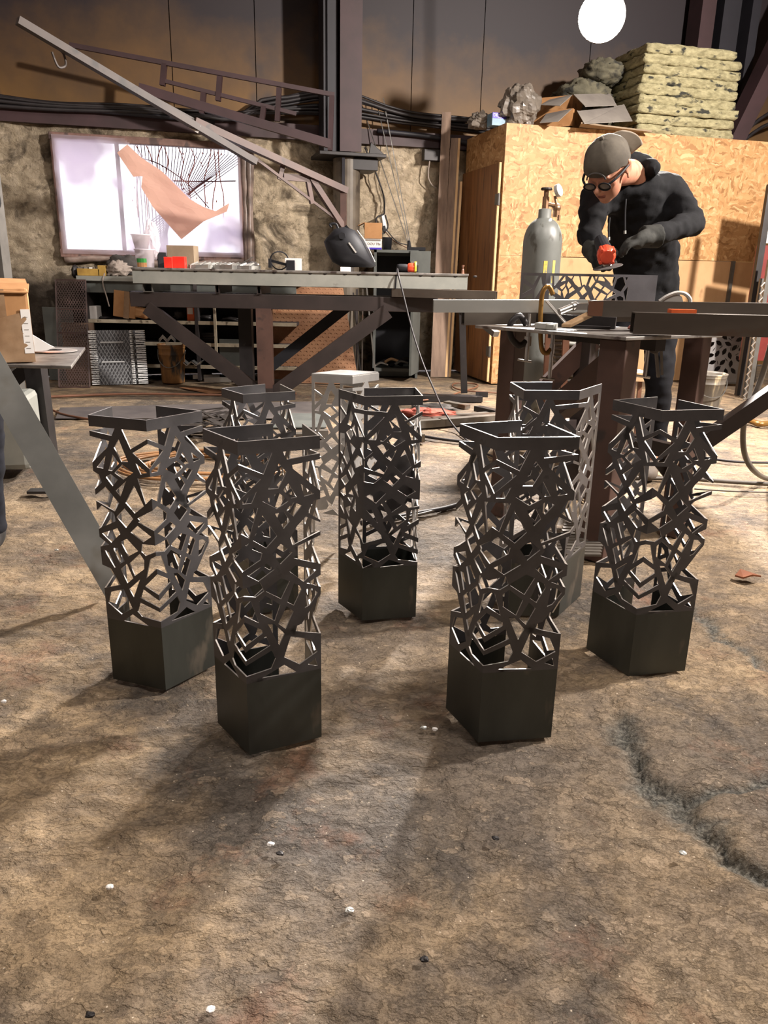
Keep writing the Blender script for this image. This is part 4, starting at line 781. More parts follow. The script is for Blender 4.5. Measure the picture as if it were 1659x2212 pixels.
# jib crane arm
YJ = 6.95
t = thing('wall_jib', 'long rust-brown jib arm hinged on the round column', 'crane', P(745, 470, YJ))
def jp(x, y): k = (745-x)/710; return P(x, y, YJ-1.6*max(0, k))
b = B(); b.bar(jp(38, 44), jp(552, 350), .055, .045); b.build('lower_boom', 'boom', t)
B().bar(jp(200, 140), jp(425, 262), .012, .02).build('upper_boom', 'boom', t)
b = B(); b.bar(jp(420, 262), jp(748, 412), .06, .05); b.build('upper_boom', 'primer', t)
B().bar(jp(540, 333), jp(722, 470), .016, .02).build('tie_rod', 'primer', t)
B().bar(jp(672, 385), jp(742, 492), .05, .045).build('strut', 'primer', t)
B().bar(jp(664, 385), jp(674, 440), .03, .035).build('strut', 'primer', t); B().bar(jp(612, 355), jp(603, 388), .02, .035).build('strut', 'primer', t)
B().bar(jp(612, 382), jp(664, 386), .03, .05).build('trolley_plate', 'primer', t); B().bar(jp(742, 408), jp(742, 495), .05, .05).build('hinge_post', 'primer', t)
B().tube([jp(112, 112), jp(122, 138), jp(130, 146), jp(142, 140), jp(138, 118), jp(130, 108)], .008, 6).build('hook', 'boom', t)
b = B(); q = jp(432, 278); b.box(q+V((-.02, -.075, .0)), (.075, .012, .055), Matrix.Rotation(.5, 3, 'Y')); lb_ = b.build('label_plate', 'white', t); b = B()
for ux, uz in ((-.016, .011), (.016, .011), (-.016, -.011), (.016, -.011)): b.box(q+V((-.02, -.083, 0))+Matrix.Rotation(.5, 3, 'Y') @ V((ux, 0, uz)), (.02, .004, .008), Matrix.Rotation(.5, 3, 'Y'))
b.build('label_slots', 'black', lb_)
# second wall bracket
YK = 7.35
t = thing('wall_bracket', 'dark framed bracket arm fixed high on the girder', 'bracket', P(715, 260, YK))
def bp_(x, y): return P(x, y, YK-.35*max(0, (715-x)/560))
B().bar(bp_(150, 97), bp_(722, 205), .03, .035).build('top_rail', 'maroon', t); B().bar(bp_(300, 190), bp_(716, 312), .05, .07).build('lower_beam', 'maroon', t); B().bar(bp_(355, 175), bp_(640, 246), .03, .03).build('rail_shadow', 'maroon', t)  # middle bar stands in for the bracket's shadow on the wall
for x, y0, y1 in ((355, 138, 185), (475, 165, 218), (440, 200, 245), (603, 190, 262), (570, 230, 260), (717, 207, 325)): B().bar(bp_(x, y0), bp_(x-4, y1), .04, .05, up=(0, 1, 0)).build('upright', 'maroon', t)
# ---------------------------------------------------------------- far welding table and its load
Y0 = 6.2; ZT = .99
t = thing('welding_table', 'long grey-edged welding table in front of the window', 'table', (-.7, 6.5, 0))
xa, xb = P(284, 578, Y0).x, P(1012, 592, Y0).x
B().box(((xa+xb)/2, Y0+.29, ZT-.008), (xb-xa, .62, .016)).build('tabletop', 'topplate', t, bevel=.002)
b = B(); b.box(((xa+xb)/2, Y0, ZT-.066), (xb-xa-.01, .012, .10)); b.box(((xa+xb)/2, Y0+.03, ZT-.112), (xb-xa-.01, .06, .010)); b.build('front_channel', 'greyplate', t)
b = B()
for k in range(19): x = xa+.1+k*.14+random.uniform(-.03, .03); b.ball((x, Y0-.008, ZT-.018), (.016, .006, .009), 8, 5)
b.build('weld_tack', 'blacksteel', t)
zb = P(600, 652, Y0+.1).z
B().bar((P(285, 650, Y0+.1).x, Y0+.1, zb), (P(945, 660, Y0+.1).x, Y0+.1, zb), .1, .112).build('lower_rail', 'darkprimer', t, bevel=.004)
B().bar((P(285, 650, Y0+.5).x, Y0+.5, zb), (P(945, 660, Y0+.5).x, Y0+.5, zb), .1, .1).build('lower_rail', 'blacksteel', t)
zc = P(600, 620, Y0+.1).z+.0
for x in (320, 470, 560, 850): q = P(x, 618, Y0+.05); b = B(); b.tubebar((q.x, Y0+.03, (zb+.057+ZT-.117)/2), (q.x, Y0+.55, (zb+.057+ZT-.117)/2), .075 if x == 320 else .03, ZT-.117-zb-.057, .006); b.build('cross_tube', 'alum' if x == 320 else 'darkprimer', t)
for x0, x1, yy in ((850, 1072, 0), ):
    q0, q1 = P(x0, 620, Y0+.02), P(x1, 627, Y0-.15); b = B(); b.tubebar((q0.x, Y0+.04, (zb+.057+ZT-.117)/2), (q1.x, Y0-.18, (zb+.057+ZT-.117)/2), .085, ZT-.117-zb-.06, .005); b.build('outrigger_tube', 'tubesteel', t)
b = B(); q1 = P(1062, 645, Y0+.3); b.bar((P(930, 640, Y0+.3).x, Y0+.3, zb+.02), (q1.x, Y0+.15, zb+.05), .05, .02); b.build('outrigger_bar', 'blacksteel', t)
lx = P(573, 760, Y0+.06).x; B().bar((lx, Y0+.06, -.004), (lx, Y0+.06, zb-.05), .115, .12, up=(0, 1, 0)).build('leg', 'primer', t)
lx2 = P(533, 760, Y0+.5).x; B().bar((lx2, Y0+.5, -.004), (lx2, Y0+.5, zb-.05), .11, .1, up=(0, 1, 0)).build('leg', 'blacksteel', t)
def yb(x, y, Y=Y0+.06): return P(x, y, Y)
B().bar(yb(318, 664), yb(556, 846), .06, .105).build('brace', 'darkprimer', t); B().bar(yb(592, 850), yb(838, 672), .06, .115).build('brace', 'darkprimer', t); B().bar(yb(575, 800, Y0+.5), yb(752, 660, Y0+.5), .06, .09).build('brace', 'black', t)
b = B(); q = P(575, 852, Y0+.06); b.box((q.x, Y0+.28, .04), (.12, .6, .08)); b.build('foot_beam', 'darkprimer', t)
def on(x, Y): return P(x, 580, Y).x
# welding mask
t = thing('welding_mask', 'black welding mask lying face up on the far table', 'mask', (on(755, 6.42), 6.42, ZT))
ym = 6.42
out = [(703, 516), (722, 494), (745, 489), (767, 497), (786, 520), (812, 574), (803, 578), (775, 577), (740, 578), (718, 566), (706, 545), (699, 522)]
ctr = P(755, 540, ym); b = B()
rim = [P(x, y, ym) for x, y in out]; n = len(rim)
lay = [(1.0, .09), (.99, .0), (.9, -.06), (.66, -.105), (.3, -.125)]
vs = []
for k, dy in lay: vs += [ctr+(p-ctr)*k+V((0, dy, 0)) for p in rim]
fs = [(j*n+i, j*n+(i+1) % n, (j+1)*n+(i+1) % n, (j+1)*n+i) for j in range(len(lay)-1) for i in range(n)] + [list(range((len(lay)-1)*n, len(lay)*n))]
b.add(vs, fs); b.build('shell', 'black', t, smooth=True)
b = B(); b.tube([P(772, 498, ym-.02)+V((0, -.03, 0)), P(790, 524, ym-.03)+V((0, -.03, 0)), P(810, 566, ym-.02)+V((0, -.03, 0))], .004, 6); b.build('visor_edge', 'maskedge', t)
b = B(); b.cyl(P(741, 511, ym)+V((0, -.13, 0)), P(741, 511, ym)+V((0, -.09, 0)), .028, n=6); b.build('knob', 'black', t)
b = B(); b.prism([P(754, 526, ym)+V((0, -.136, 0)), P(757, 525, ym)+V((0, -.136, 0)), P(772, 546, ym)+V((0, -.136, 0)), P(769, 547, ym)+V((0, -.136, 0))], (0, .02, 0)); b.build('side_logo_strip', 'maskedge', t)
b = B(); b.tube([P(715, 490, ym)+V((0, .05, 0)), P(712, 484, ym)+V((0, .05, 0)), P(724, 483, ym)+V((0, .05, 0)), P(730, 494, ym)+V((0, .05, 0))], .01, 6); b.build('headgear', 'black', t); B().cyl(P(748, 494, ym), P(752, 490, ym), .02).build('knob', 'black', t); B().cyl(P(764, 508, ym), P(768, 503, ym), .02).build('knob', 'black', t)
# grinder on far table + cable
t = thing('angle_grinder', 'angle grinder with yellow ring lying on the far table edge', 'grinder', (on(880, 6.26), 6.26, ZT))
def gp(x, dz): return V((on(x, 6.26), 6.26, ZT+dz))
B().lathe([(.001, 0), (.02, 0), (.026, .02), (.028, .07), (.024, .085)], gp(857, .04), 14, (1, 0, -.03)).build('handle', 'black', t, smooth=True)
B().lathe([(.024, 0), (.034, .01), (.036, .05), (.032, .06), (.001, .06)], gp(880, .038), 14, (1, 0, 0)).build('motor_housing', 'grinder', t, smooth=True); B().lathe([(.03, 0), (.042, .0), (.042, .016), (.03, .016)], gp(895, .042), 16, (1, 0, 0)).build('ring', 'yellow', t, smooth=True)
B().box(gp(900, .035), (.03, .06, .06)).build('gear_head', 'black', t, bevel=.008)
cab = [gp(858, .04), P(862, 600, 6.14), P(872, 640, 6.1), P(890, 712, 6.0), P(912, 780, 5.85), P(936, 838, 5.6), P(958, 886, 5.2), G(990, 932, .012), G(1040, 975, .01), G(1110, 1000, .01)]
tag(B().tube(cab, .0065, 8, 6).build('power_cable', 'blackcable', smooth=True), 'grinder cable falling from the far table onto the floor', 'cable')
b = B(); b.tube([gp(857, .03)+V((-.0, -.07, 0)), gp(857, -.12)+V((-.008, -.072, 0))], .006, 6, 0); tag(b.build('cable_end', 'black'), 'short black cable end over the front of the far table', 'cable')
# boxes and small things on the far table
def putbox(name, label, cat, x0, x1, y0, Y, dp, mt, z=ZT, rz=0, group=None, bev=.003):
    xa_, xb_ = P(x0, y0, Y).x, P(x1, y0, Y).x; h = P((x0+x1)/2, y0, Y).z-z
    b = B(); b.box(((xa_+xb_)/2, Y+dp/2, z+h/2), (xb_-xa_, dp, h), rz); return tag(b.build(name, mt, bevel=bev), label, cat, group)
putbox('red_carton', 'small red carton left of the larger red one on the far table', 'carton', 353, 371, 555, 6.3, .06, 'red'); putbox('red_carton', 'larger bright red carton below the dull cardboard box', 'carton', 372, 398, 554, 6.32, .07, 'red')
o = putbox('cardboard_box', 'dull brown cardboard box behind the red cartons on the far table', 'box', 359, 418, 530, 6.5, .16, 'carddull')
putbox('black_box', 'small black box between the clear tubs and cardboard box', 'box', 336, 354, 545, 6.45, .1, 'black', rz=.3)
M['clear'] = mat('cloudy_clear_plastic', '#d9cfd6', '#e8e0e6', scale=5, rough=.25)
bsd = M['clear'].node_tree.nodes['Principled BSDF']; bsd.inputs['Alpha'].default_value = .55
def tub(label, x, y0, y1, r0, r1, Y, lab=False):
    q = P(x, y1, Y); h = P(x, y0, Y).z-q.z if not lab else P(x, y0, Y).z-ZT; z = ZT if lab else q.z
    t = thing('plastic_tub', label, 'tub', (q.x, Y, z), 'clear tubs on the far table'); b = B(); c = V((q.x, Y, z))
    b.lathe([(.001, .002), (r0, .002), (r1, h-.01), (r1+.006, h-.008), (r1+.006, h), (r1-.003, h), (r0-.003, .006), (.001, .006)], c, 20); b.build('tub_wall', 'clear', t, smooth=True)
    if lab:
        for dz, hh, mt, nm in ((.052, .03, 'green', 'green_label'), (.02, .032, 'card', 'photo_label')):
            bb = B(); rr = lambda z: r0+(r1-r0)*z/h+.0015
            pts = [(a, z) for z in (dz-hh/2, dz+hh/2) for a in (-.75, -.45, -.15, .15, .45)]
            bb.add([c+V((rr(z)*math.sin(a), -rr(z)*math.cos(a), z)) for a, z in pts], [(i, i+1, i+6, i+5) for i in range(4)]); bb.build(nm, mt, t)
tub('lower clear plastic tub with a green label on the far table', 314, 538, 571, .068, .075, 6.33, True); tub('upper flared clear cup stacked on the labelled tub', 306, 506, 538, .05, .072, 6.33)
b = clump(P(328, 520, 6.45), (.13, .1, .30), 2, .14, 1.6, 24, 16, flat=False); tag(b.build('clear_bag', 'clear', smooth=False), 'clear plastic bag bulging upright behind the tubs', 'bag')
random.seed(11)
for i in range(16):
    x = 420+i*8.6+random.uniform(-2, 2); Y = 6.3+random.uniform(0, .25); b = B(); q = V((on(x, Y), Y, ZT)); a = random.uniform(-.6, .6); w_ = random.uniform(.06, .1)
    b.box(q+V((0, 0, .015)), (w_, .05, .03), a); b.bar(q+V((-.02, 0, .03)), q+V((.03, .02, .048)), .012, .012)
    b.jig(.008, 30); tag(b.build('steel_offcut', random.choice(['chrome', 'lighttube', 'galv', 'chrome'])), 'pale steel offcut heaped between red cartons and headband', 'offcut', 'steel offcuts on the far table')
b = clump((on(543, 6.5), 6.5, ZT+.03), (.13, .07, .07), 3, .25, 2); tag(b.build('dark_glove', 'darkrag', smooth=True), 'dark work glove behind the offcuts on the far table', 'glove')
b = B(); b.tube([(on(515, 6.5), 6.5, ZT+.03), (on(548, 6.52), 6.52, ZT+.1)], .004, 6, 0); tag(b.build('thin_rod', 'alum'), 'thin rod propped on the dark glove', 'rod')
t = thing('headband', 'open black headband loop standing on the far table', 'headband', (on(604, 6.4), 6.4, ZT))
c = V((on(604, 6.4), 6.4, ZT+.072)); B().tube([c+V((.07*math.cos(a), .02*math.sin(a*2), .068*math.sin(a))) for a in [k*PI/9 for k in range(19)]], .005, 6, 2).build('band', 'black', t); B().box(c+V((-.075, 0, -.02)), (.02, .05, .07)).build('ratchet_knob', 'black', t); B().bar(c+V((-.07, 0, 0)), c+V((.06, -.03, -.03)), .006, .02).build('strap', 'black', t)
putbox('small_carton', 'small red and white carton right of the headband', 'carton', 615, 650, 558, 6.38, .08, 'white'); 
putbox('glasses_case', 'dark shiny case in front of the small white carton', 'case', 618, 636, 562, 6.33, .04, 'black'); putbox('white_tag', 'thin white strip below the welding mask', 'strip', 735, 757, 577, 6.25, .03, 'white')
b = B(); b.lathe([(.001, 0), (.014, 0), (.01, .03), (.006, .035), (.006, .05), (.011, .055), (.011, .065), (.001, .065)], (on(1000, 6.28), 6.28, ZT), 10); tag(b.build('steel_bolt', 'copper'), 'small rusty bolt standing near the right table end', 'bolt')
# ---------------------------------------------------------------- shelf bench behind
YS = 7.08
t = thing('shelf_bench', 'dark shelf bench with cream-edged shelves below the window', 'shelf', P(370, 820, YS))
x0, x1 = P(188, 700, YS).x, P(640, 700, YS).x; xm = (x0+x1)/2; wd = x1-x0
zt = P(300, 598, YS).z
b = B(); b.box((xm, YS+.24, zt-.02), (wd+.1, .52, .04)); b.build('worktop', 'greyplate', t)
b = B(); b.box((xm, YS+.03, zt-.09), (wd, .03, .10)); b.build('apron', 'greyblue', t)
b = B(); b.box((xm, YS+.46, zt/2), (wd, .02, zt-.05)); b.build('back_panel', 'shelf', t)
for x in (x0, P(425, 700, YS).x): b = B(); b.box((x, YS+.22, zt/2-.02), (.03, .45, zt-.06)); b.build('side_panel', 'shelf', t)
for y in (693, 740, 788):
    z = P(350, y, YS).z; s_ = B().box((xm, YS+.24, z-.012), (wd, .46, .024)).build('shelf_board', 'shelf', t); B().box((xm, YS+.003, z-.012), (wd, .014, .03)).build('shelf_edge', 'shelfedge', s_)
x = P(465, 700, YS).x; za, zb2 = P(465, 770, YS).z, P(465, 662, YS).z; B().box((x, YS-.006, (za+zb2)/2), (.024, .012, zb2-za)).build('front_post', 'shelfedge', t)
zA, zB, zC = P(350, 693, YS).z, P(350, 740, YS).z, P(350, 788, YS).z
putbox('white_carton', 'open white carton on the upper shelf at its left end', 'carton', 189, 208, 661, YS+.05, .12, 'white', z=zA)
t2 = thing('cardboard_box', 'battered brown cardboard box tipped on the upper shelf', 'box', P(270, 690, YS+.03))
q = P(268, 658, YS+.0); R_ = Matrix.Rotation(.12, 3, 'Y'); B().box(V((q.x, YS+.12, zA+.135)), (.20, .22, .23), R_).build('carton_body', 'card', t2, bevel=.006)
B().box(V((q.x+.14, YS+.08, zA+.06)), (.12, .16, .085), Matrix.Rotation(.2, 3, 'Y')).build('flap', 'card', t2, bevel=.02); B().box(V((q.x+.02, YS+.006, zA+.13)), (.05, .002, .235), R_).build('tape_strip', 'tape', t2)
putbox('orange_carton', 'narrow orange and white carton on the upper shelf', 'carton', 403, 419, 663, YS+.04, .1, 'orange', z=zA); putbox('carton_label', 'white face of the narrow orange carton', 'label', 404, 416, 665, YS+.038, .002, 'white', z=zA+.06)
for i, (x, w_, h_, lb) in enumerate(((388, .11, .1, 'black drill case beside the orange carton on the upper shelf'), (443, .16, .07, 'grey power tool on the upper shelf right of the orange carton'), (500, .2, .05, 'dark tool heap on the upper shelf near the table leg'), (225, .12, .025, 'small dark pliers on the upper shelf before the tipped box'))):
    b = clump((P(x, 690, YS+.1).x, YS+.12, zA+h_*.43), (w_, .12, h_), i+20, .3, 2.2, 24, 14); tag(b.build('workshop_tool', 'blacksteel', smooth=True), lb, 'tool')
for i, x in enumerate((352, 370)):
    b = B(); c = P(x, 738, YS+.02)
    for k in range(3): b.prism([V((c.x-.04, YS+.02, zB+.012*k)), V((c.x, YS+.02, zB+.045+.012*k)), V((c.x+.04, YS+.02, zB+.012*k)), V((c.x+.034, YS+.02, zB+.012*k)), V((c.x, YS+.02, zB+.037+.012*k)), V((c.x-.034, YS+.02, zB+.012*k))], (0, .35, 0))
    tag(b.build('angle_bundle', 'chrome'), 'nested bright angle profiles on the middle shelf, %s bundle' % ('left', 'right')[i], 'profile', 'bright angle profiles on the middle shelf')
for i, x in enumerate((412, 432)):
    b = B(); c = P(x, 786, YS+.02); b.bar(V((c.x-.05, YS+.03, zC+.05)), V((c.x, YS+.03, zC+.012)), .3, .006, up=(0, 0, 1)); b.bar(V((c.x, YS+.03, zC+.012)), V((c.x+.04, YS+.03, zC+.05)), .3, .006); tag(b.build('bent_plate', 'chrome'), 'bright bent plate on the lowest shelf, %s one' % ('left', 'right')[i], 'plate')
for i in range(4):
    b = B(); c = P(405+i*5, 727-4*i, YS+.1); b.box((P(430, 730, YS+.1).x+.02*i, YS+.2, zB+.012+.022*i), (.26-.02*i, .2, .018)); tag(b.build('flat_plate', 'blacksteel'), 'dark flat plate stacked on the middle shelf behind the brace', 'plate', 'dark plates on the middle shelf')
for i, (x, y) in enumerate(((445, 810), (470, 816))):
    b = B(); q = G(x, y+4, .03); b.tubebar(q+V((-.12, 0, 0)), q+V((.12, .03, 0)), .04, .04, .003); tag(b.build('bright_tube', 'chrome'), 'short bright tube on the floor under the shelves, %s one' % ('left', 'right')[i], 'tube')
b = B(); q = G(505, 800); b.box((P(505, 760, YS).x, YS+.02, P(505, 765, YS).z), (.26, .02, .26)); tag(b.build('metal_sheet', 'greyblue'), 'grey panel leaning in the lower right shelf bay', 'panel')
# on the bench
t = thing('yellow_tray', 'grimy yellow tray with bits at the left bench end', 'tray', P(200, 590, YS+.1))
x_ = P(200, 590, YS+.1).x; z_ = zt
b = B(); b.box((x_-.02, YS+.12, z_+.03), (.20, .14, .06)); b.box((x_+.1, YS+.12, z_+.045), (.07, .14, .09)); b.build('tray_body', 'yellowbox', t, bevel=.004)
b = B()
for k in range(5): b.box((x_-.09+.035*k, YS+.1, z_+.066), (.03, .06, .012), .3*k)
b.build('bits', 'chrome', t)
b = clump((P(255, 570, YS+.1).x, YS+.1, z_+.06), (.22, .18, .15), 31, .38, 2.6, 34, 22); b.jig(.008, 18); tag(b.build('crumpled_rag', 'rag', smooth=True), 'crumpled pale rag on the left bench', 'rag')
b = clump((P(272, 556, YS+.25).x, YS+.22, z_+.09), (.32, .16, .2), 33, .25, 2.0, 34, 22); tag(b.build('dark_cloth', 'darkrag', smooth=True), 'dark cloth heap behind the pale rag on the bench', 'cloth')
b = clump((P(160, 580, YS+.1).x, YS+.12, z_+.03), (.06, .1, .13), 35, .2, 2, 20, 14); tag(b.build('dark_can', 'blacksteel', smooth=True), 'small dark can at the very left of the bench', 'can')
b = B(); b.tube([P(226, 590, YS-.02), P(222, 610, YS-.03), P(230, 640, YS-.03), P(236, 662, YS-.02)], .006, 6); tag(b.build('hanging_string', 'rag'), 'string hanging down from the left bench edge', 'string')
# mesh panel, galvanised mesh stack, buckets, tread plate
def wires(b, o, U, Vv, w, h, st, r, dia=True):
    n = V(U).cross(V(Vv)).normalized()
    for sg in (1, -1):
        k = -h
        while k < w+h:
            x0, y0, x1, y1 = (k, 0, k+h*.55, h) if sg > 0 else (k+h*.55, 0, k, h)
            # clip to 0..w
            def cl(x0, y0, x1, y1):
                pts = []
                for (xa, ya) in ((x0, y0), (x1, y1)): pts.append((xa, ya))
                (xa, ya), (xb, yb_) = pts
                for lim, s in ((0, 1), (w, -1)):
                    if s*(xa-lim) < 0 and s*(xb-lim) < 0: return None
                    if s*(xa-lim) < 0: ya += (yb_-ya)*(lim-xa)/(xb-xa); xa = lim
                    elif s*(xb-lim) < 0: yb_ = ya+(yb_-ya)*(lim-xa)/(xb-xa); xb = lim
                return xa, ya, xb, yb_
            c = cl(x0, y0, x1, y1)
            if c: b.bar(o+U*c[0]+Vv*c[1], o+U*c[2]+Vv*c[3], r, r, up=n)
            k += st
t = thing('steel_mesh', 'tall dark rusty mesh panel leaning at the left end of the bench', 'panel', G(160, 836))
o_ = G(128, 836); U_ = (G(194, 836)-o_); w_ = U_.length; U_.normalize(); top = P(125, 604, 7.0); Vv = (P(120, 604, 7.0)-o_); h_ = Vv.length; Vv.normalize()
b = B(); wires(b, o_, U_, Vv, w_, h_, .022, .005); b.build('mesh', 'meshdark', t)
b = B()
for a_, c_ in (((0, 0), (0, 1)), ((1, 0), (1, 1)), ((0, 0), (1, 0)), ((0, 1), (1, 1)), ((0, .72), (1, .72)), ((0, .5), (1, .5))): b.bar(o_+U_*w_*a_[0]+Vv*h_*a_[1], o_+U_*w_*c_[0]+Vv*h_*c_[1], .012, .012)
b.build('frame', 'meshdark', t)
b = B(); q = G(165, 832)+V((0, .16, 0)); b.box(q+V((0, 0, .26)), (.28, .02, .52)); tag(b.build('wooden_board', 'oldwood'), 'brown board standing behind the dark mesh panel', 'board')
b = B(); q = G(118, 828)+V((0, .22, 0)); b.box(q+V((0, 0, .32)), (.26, .02, .64)); tag(b.build('grey_board', 'greyblue'), 'grey-green board standing at the left behind the small table', 'board')
t = thing('mesh_bundle', 'bright galvanised bundle of folded expanded mesh on the floor', 'bundle', G(255, 832))
o_ = G(203, 832); U_ = G(318, 829)-o_; w_ = U_.length; U_.normalize(); tl, tr_ = P(195, 714, o_.y+.12), P(300, 712, o_.y+.14)
Vv = (P(252, 713, o_.y+.13) - (o_+U_*w_/2)); h_ = Vv.length; Vv.normalize(); nn = U_.cross(Vv)
b = B(); wires(b, o_+nn*-.0, U_, Vv, w_, h_, .03, .0042); b.build('mesh_face', 'meshgrey', t)
B().prism([o_-nn*.03, o_+U_*w_-nn*.03, o_+U_*w_+Vv*h_-nn*.03, o_+Vv*h_-nn*.03], -nn*.12).build('mesh_core', mat('shaded_mesh_core', '#57575a', '#6a6a6c', scale=40, rough=.5, metal=.5), t)
for x0, x1 in ((-.02, .055), (.07, .10), (.74, .78), (.84, 1.02)):
    b = B()
    for k in range(30):
        f = (k+.5)/30; z = Vv*(h_*f); b.bar(o_+U_*(w_*x0)+z+nn*.016+Vv*.004*math.sin(k*2.3), o_+U_*(w_*x1)+z+nn*.026, .02, h_/30*.5, up=Vv)
    b.build('folded_edge', 'fin', t)
for f in (.42, .78): B().bar(o_+U_*w_*.18+Vv*h_*f+nn*.012, o_+U_*w_*.6+Vv*h_*f+nn*.012, .006, .01, up=Vv).build('tie_strip', 'galv', t)
def bucket(label, q, r0, r1, h, m1, handle=True):
    t = thing('metal_bucket', label, 'bucket', q); b = B()
    b.lathe([(.001, .004), (r0, .0), (r0+.002, .01), (r0+(r1-r0)*.74, h*.74), (r0+(r1-r0)*.74+.006, h*.755), (r0+(r1-r0)*.77, h*.77), (r0+(r1-r0)*.9, h*.9), (r0+(r1-r0)*.9+.005, h*.915), (r0+(r1-r0)*.93, h*.93), (r1+.004, h-.01), (r1+.008, h), (r1, h+.004), (r1-.006, h-.01), (r0-.004, .02), (.001, .02)], q, 36)
    b.build('bucket_body', m1, t, smooth=True)
    if handle: B().tube([q+V((-r1-.006, 0, h*.86)), q+V((-r1*.8, -r1*.7, h*.6)), q+V((-r1*.2, -r1*1.05, h*.44)), q+V((r1*.5, -r1*.95, h*.48)), q+V((r1*.95, -r1*.4, h*.7)), q+V((r1+.008, 0, h*.86))], .004, 6).build('bail_handle', 'alum', t)
q = G(375, 826); hb = P(375, 744, q.y).z; bucket('rusty brown bucket with a wire handle in front of the shelves', q, .098, .118, hb, 'rustbucket')
q = G(1518, 888); hb = P(1518, 806, q.y).z; bucket('paint-spattered bucket on the floor right of the worker', q, .11, .14, hb, 'greybucket')
t = thing('tread_plate', 'big rusty-orange tread plate leaning behind the welding table', 'plate', G(680, 838))
M['tread'] = mat('rust_orange_plate', '#80583c', '#9a7050', scale=4, rough=.6, spots='#7d4c2c', spot_scale=7, spot_at=.64, detail=8)
a, c_ = P(572, 840, 7.1), P(775, 840, 7.1); a.z = c_.z = 0; a2, c2 = P(566, 618, 7.45), P(741, 622, 7.45)
B().prism([a, c_, c2, a2], (0, .006, 0)).build('plate', 'tread', t)
b = B(); U_ = (c_-a); V_ = (a2-a)
for i in range(30):
    for j in range(26):
        u, v = (i+.5)/30, (j+.5)/26
        p = a+(c_-a)*u+((a2+(c2-a2)*u)-(a+(c_-a)*u))*v+V((0, -.001, 0)); dd = V((.008, 0, .008 if (i+j) % 2 else -.008)); b.bar(p-dd, p+dd, .004, .003, up=(0, 1, 0))
o = b.build('tread_pattern', 'tread', t); o['kind'] = 'stuff'
for i, (x0, y0, x1, y1, r) in enumerate(((771, 625, 770, 830, .02), (784, 625, 782, 815, .012), (792, 620, 812, 812, .014), (763, 632, 780, 815, .012))):
    b = B(); p, q = P(x0, y0, 7.52), P(x1, y1, 7.45); q.z = .01; b.bar(p, q, r, r, up=(0, 1, 0)); tag(b.build('steel_bar', ('darkprimer', 'tubesteel', 'alum', 'blacksteel')[i]), ('thick dark bar', 'thin brown bar', 'pale slanting pipe', 'thin black bar')[i]+' standing between tread plate and grey cabinet', 'bar')
# grey cabinet
YC = 7.62
t = thing('steel_cabinet', 'grey steel cabinet with its perforated door hanging open', 'cabinet', P(860, 812, YC))
x0, x1 = P(806, 700, YC).x, P(905, 700, YC).x; xt = P(930, 560, YC).x; zt = P(860, 540, YC).z; zb0 = P(860, 806, YC).z
b = B(); b.box((x0+.012, YC+.2, zt/2), (.024, .4, zt)); b.box((x1-.012, YC+.2, zt/2), (.024, .4, zt)); b.box(((x0+x1)/2, YC+.39, zt/2), (x1-x0, .02, zt)); b.box(((x0+x1)/2, YC+.2, zt-.012), (x1-x0, .4, .024)); b.box(((x0+x1)/2, YC+.2, .075), (x1-x0, .4, .03)); b.box(((x0+x1)/2, YC+.25, .03), (x1-x0-.1, .3, .06))
zs = P(860, 668, YC).z; b.box(((x0+x1)/2, YC+.2, zs), (x1-x0, .38, .02)); b.build('cabinet_body', 'greyblue', t)
B().box(((x0+x1)/2, YC+.375, zt/2), (x1-x0-.05, .004, zt-.1)).build('inner_shade', 'black', t)  # black sheet at the back stands in for the shade inside the cabinet
hx0 = V((x1, YC, 0)); tip = G(884, 826); dx = V((tip.x, tip.y, 0)) - hx0; b = B(); zd0, zd1 = .06, zs-.01
b.bar(hx0+V((0, 0, (zd0+zd1)/2)), hx0+dx*.95+V((0, 0, (zd0+zd1)/2)), .02, zd1-zd0); dr = b.build('lower_door', 'greyblue', t)
b = B(); b.box((P(908, 560, YC).x, YC-.01, zt-.12), (P(930, 560, YC).x-P(886, 560, YC).x, .02, .23)); d2 = b.build('upper_door', 'greyblue', t)
B().box((P(893, 560, YC).x, YC-.03, zt-.11), (.05, .02, .02)).build('latch', 'chrome', d2)
b = B(); b.box((P(900, 540, YC).x, YC+.15, zt+.015), (.17, .2, .03)); b.cyl((P(884, 530, YC).x, YC+.15, zt+.02), (P(884, 530, YC).x, YC+.15, zt+.09), .018, .012, 10); tag(b.build('rod_holder', 'black'), 'black holder on the grey cabinet carrying the thin rods', 'holder')
for i, (xt_, yt_, xb_) in enumerate(((782, 228, 884), (812, 215, 886), (828, 212, 888))): tag(B().tube([P(xt_, yt_, YC+.42), P(xb_, 534, YC+.17)], .0045, 6, 0).build('welding_rod', 'chrome'), ('leftmost', 'middle', 'rightmost')[i]+' of three long thin rods rising from the grey cabinet', 'rod', 'welding rods on the cabinet')
random.seed(3)
for i in range(6):
    b = B(); q = V((x0+.08+.05*i, YC+.08+.03*(i % 2), .1+.02*(i % 3))); b.tube([q+V((-.06, 0, 0)), q+V((0, .02, .03)), q+V((.07, .03, .01))], .014+.006*(i % 2), 7); tag(b.build('hand_tool', ('chrome', 'black', 'wood', 'black', 'chrome', 'blacksteel')[i]), 'hand tool heaped in the bottom of the grey cabinet', 'tool', 'tools in the cabinet bottom')
t = thing('brown_carton', 'plain brown carton on top of the white carton on the cabinet', 'carton', P(806, 518, YC+.05)); xa_, xb_ = P(787, 500, YC).x, P(825, 500, YC).x; z0 = zt+.097; z1 = P(806, 481, YC+.05).z
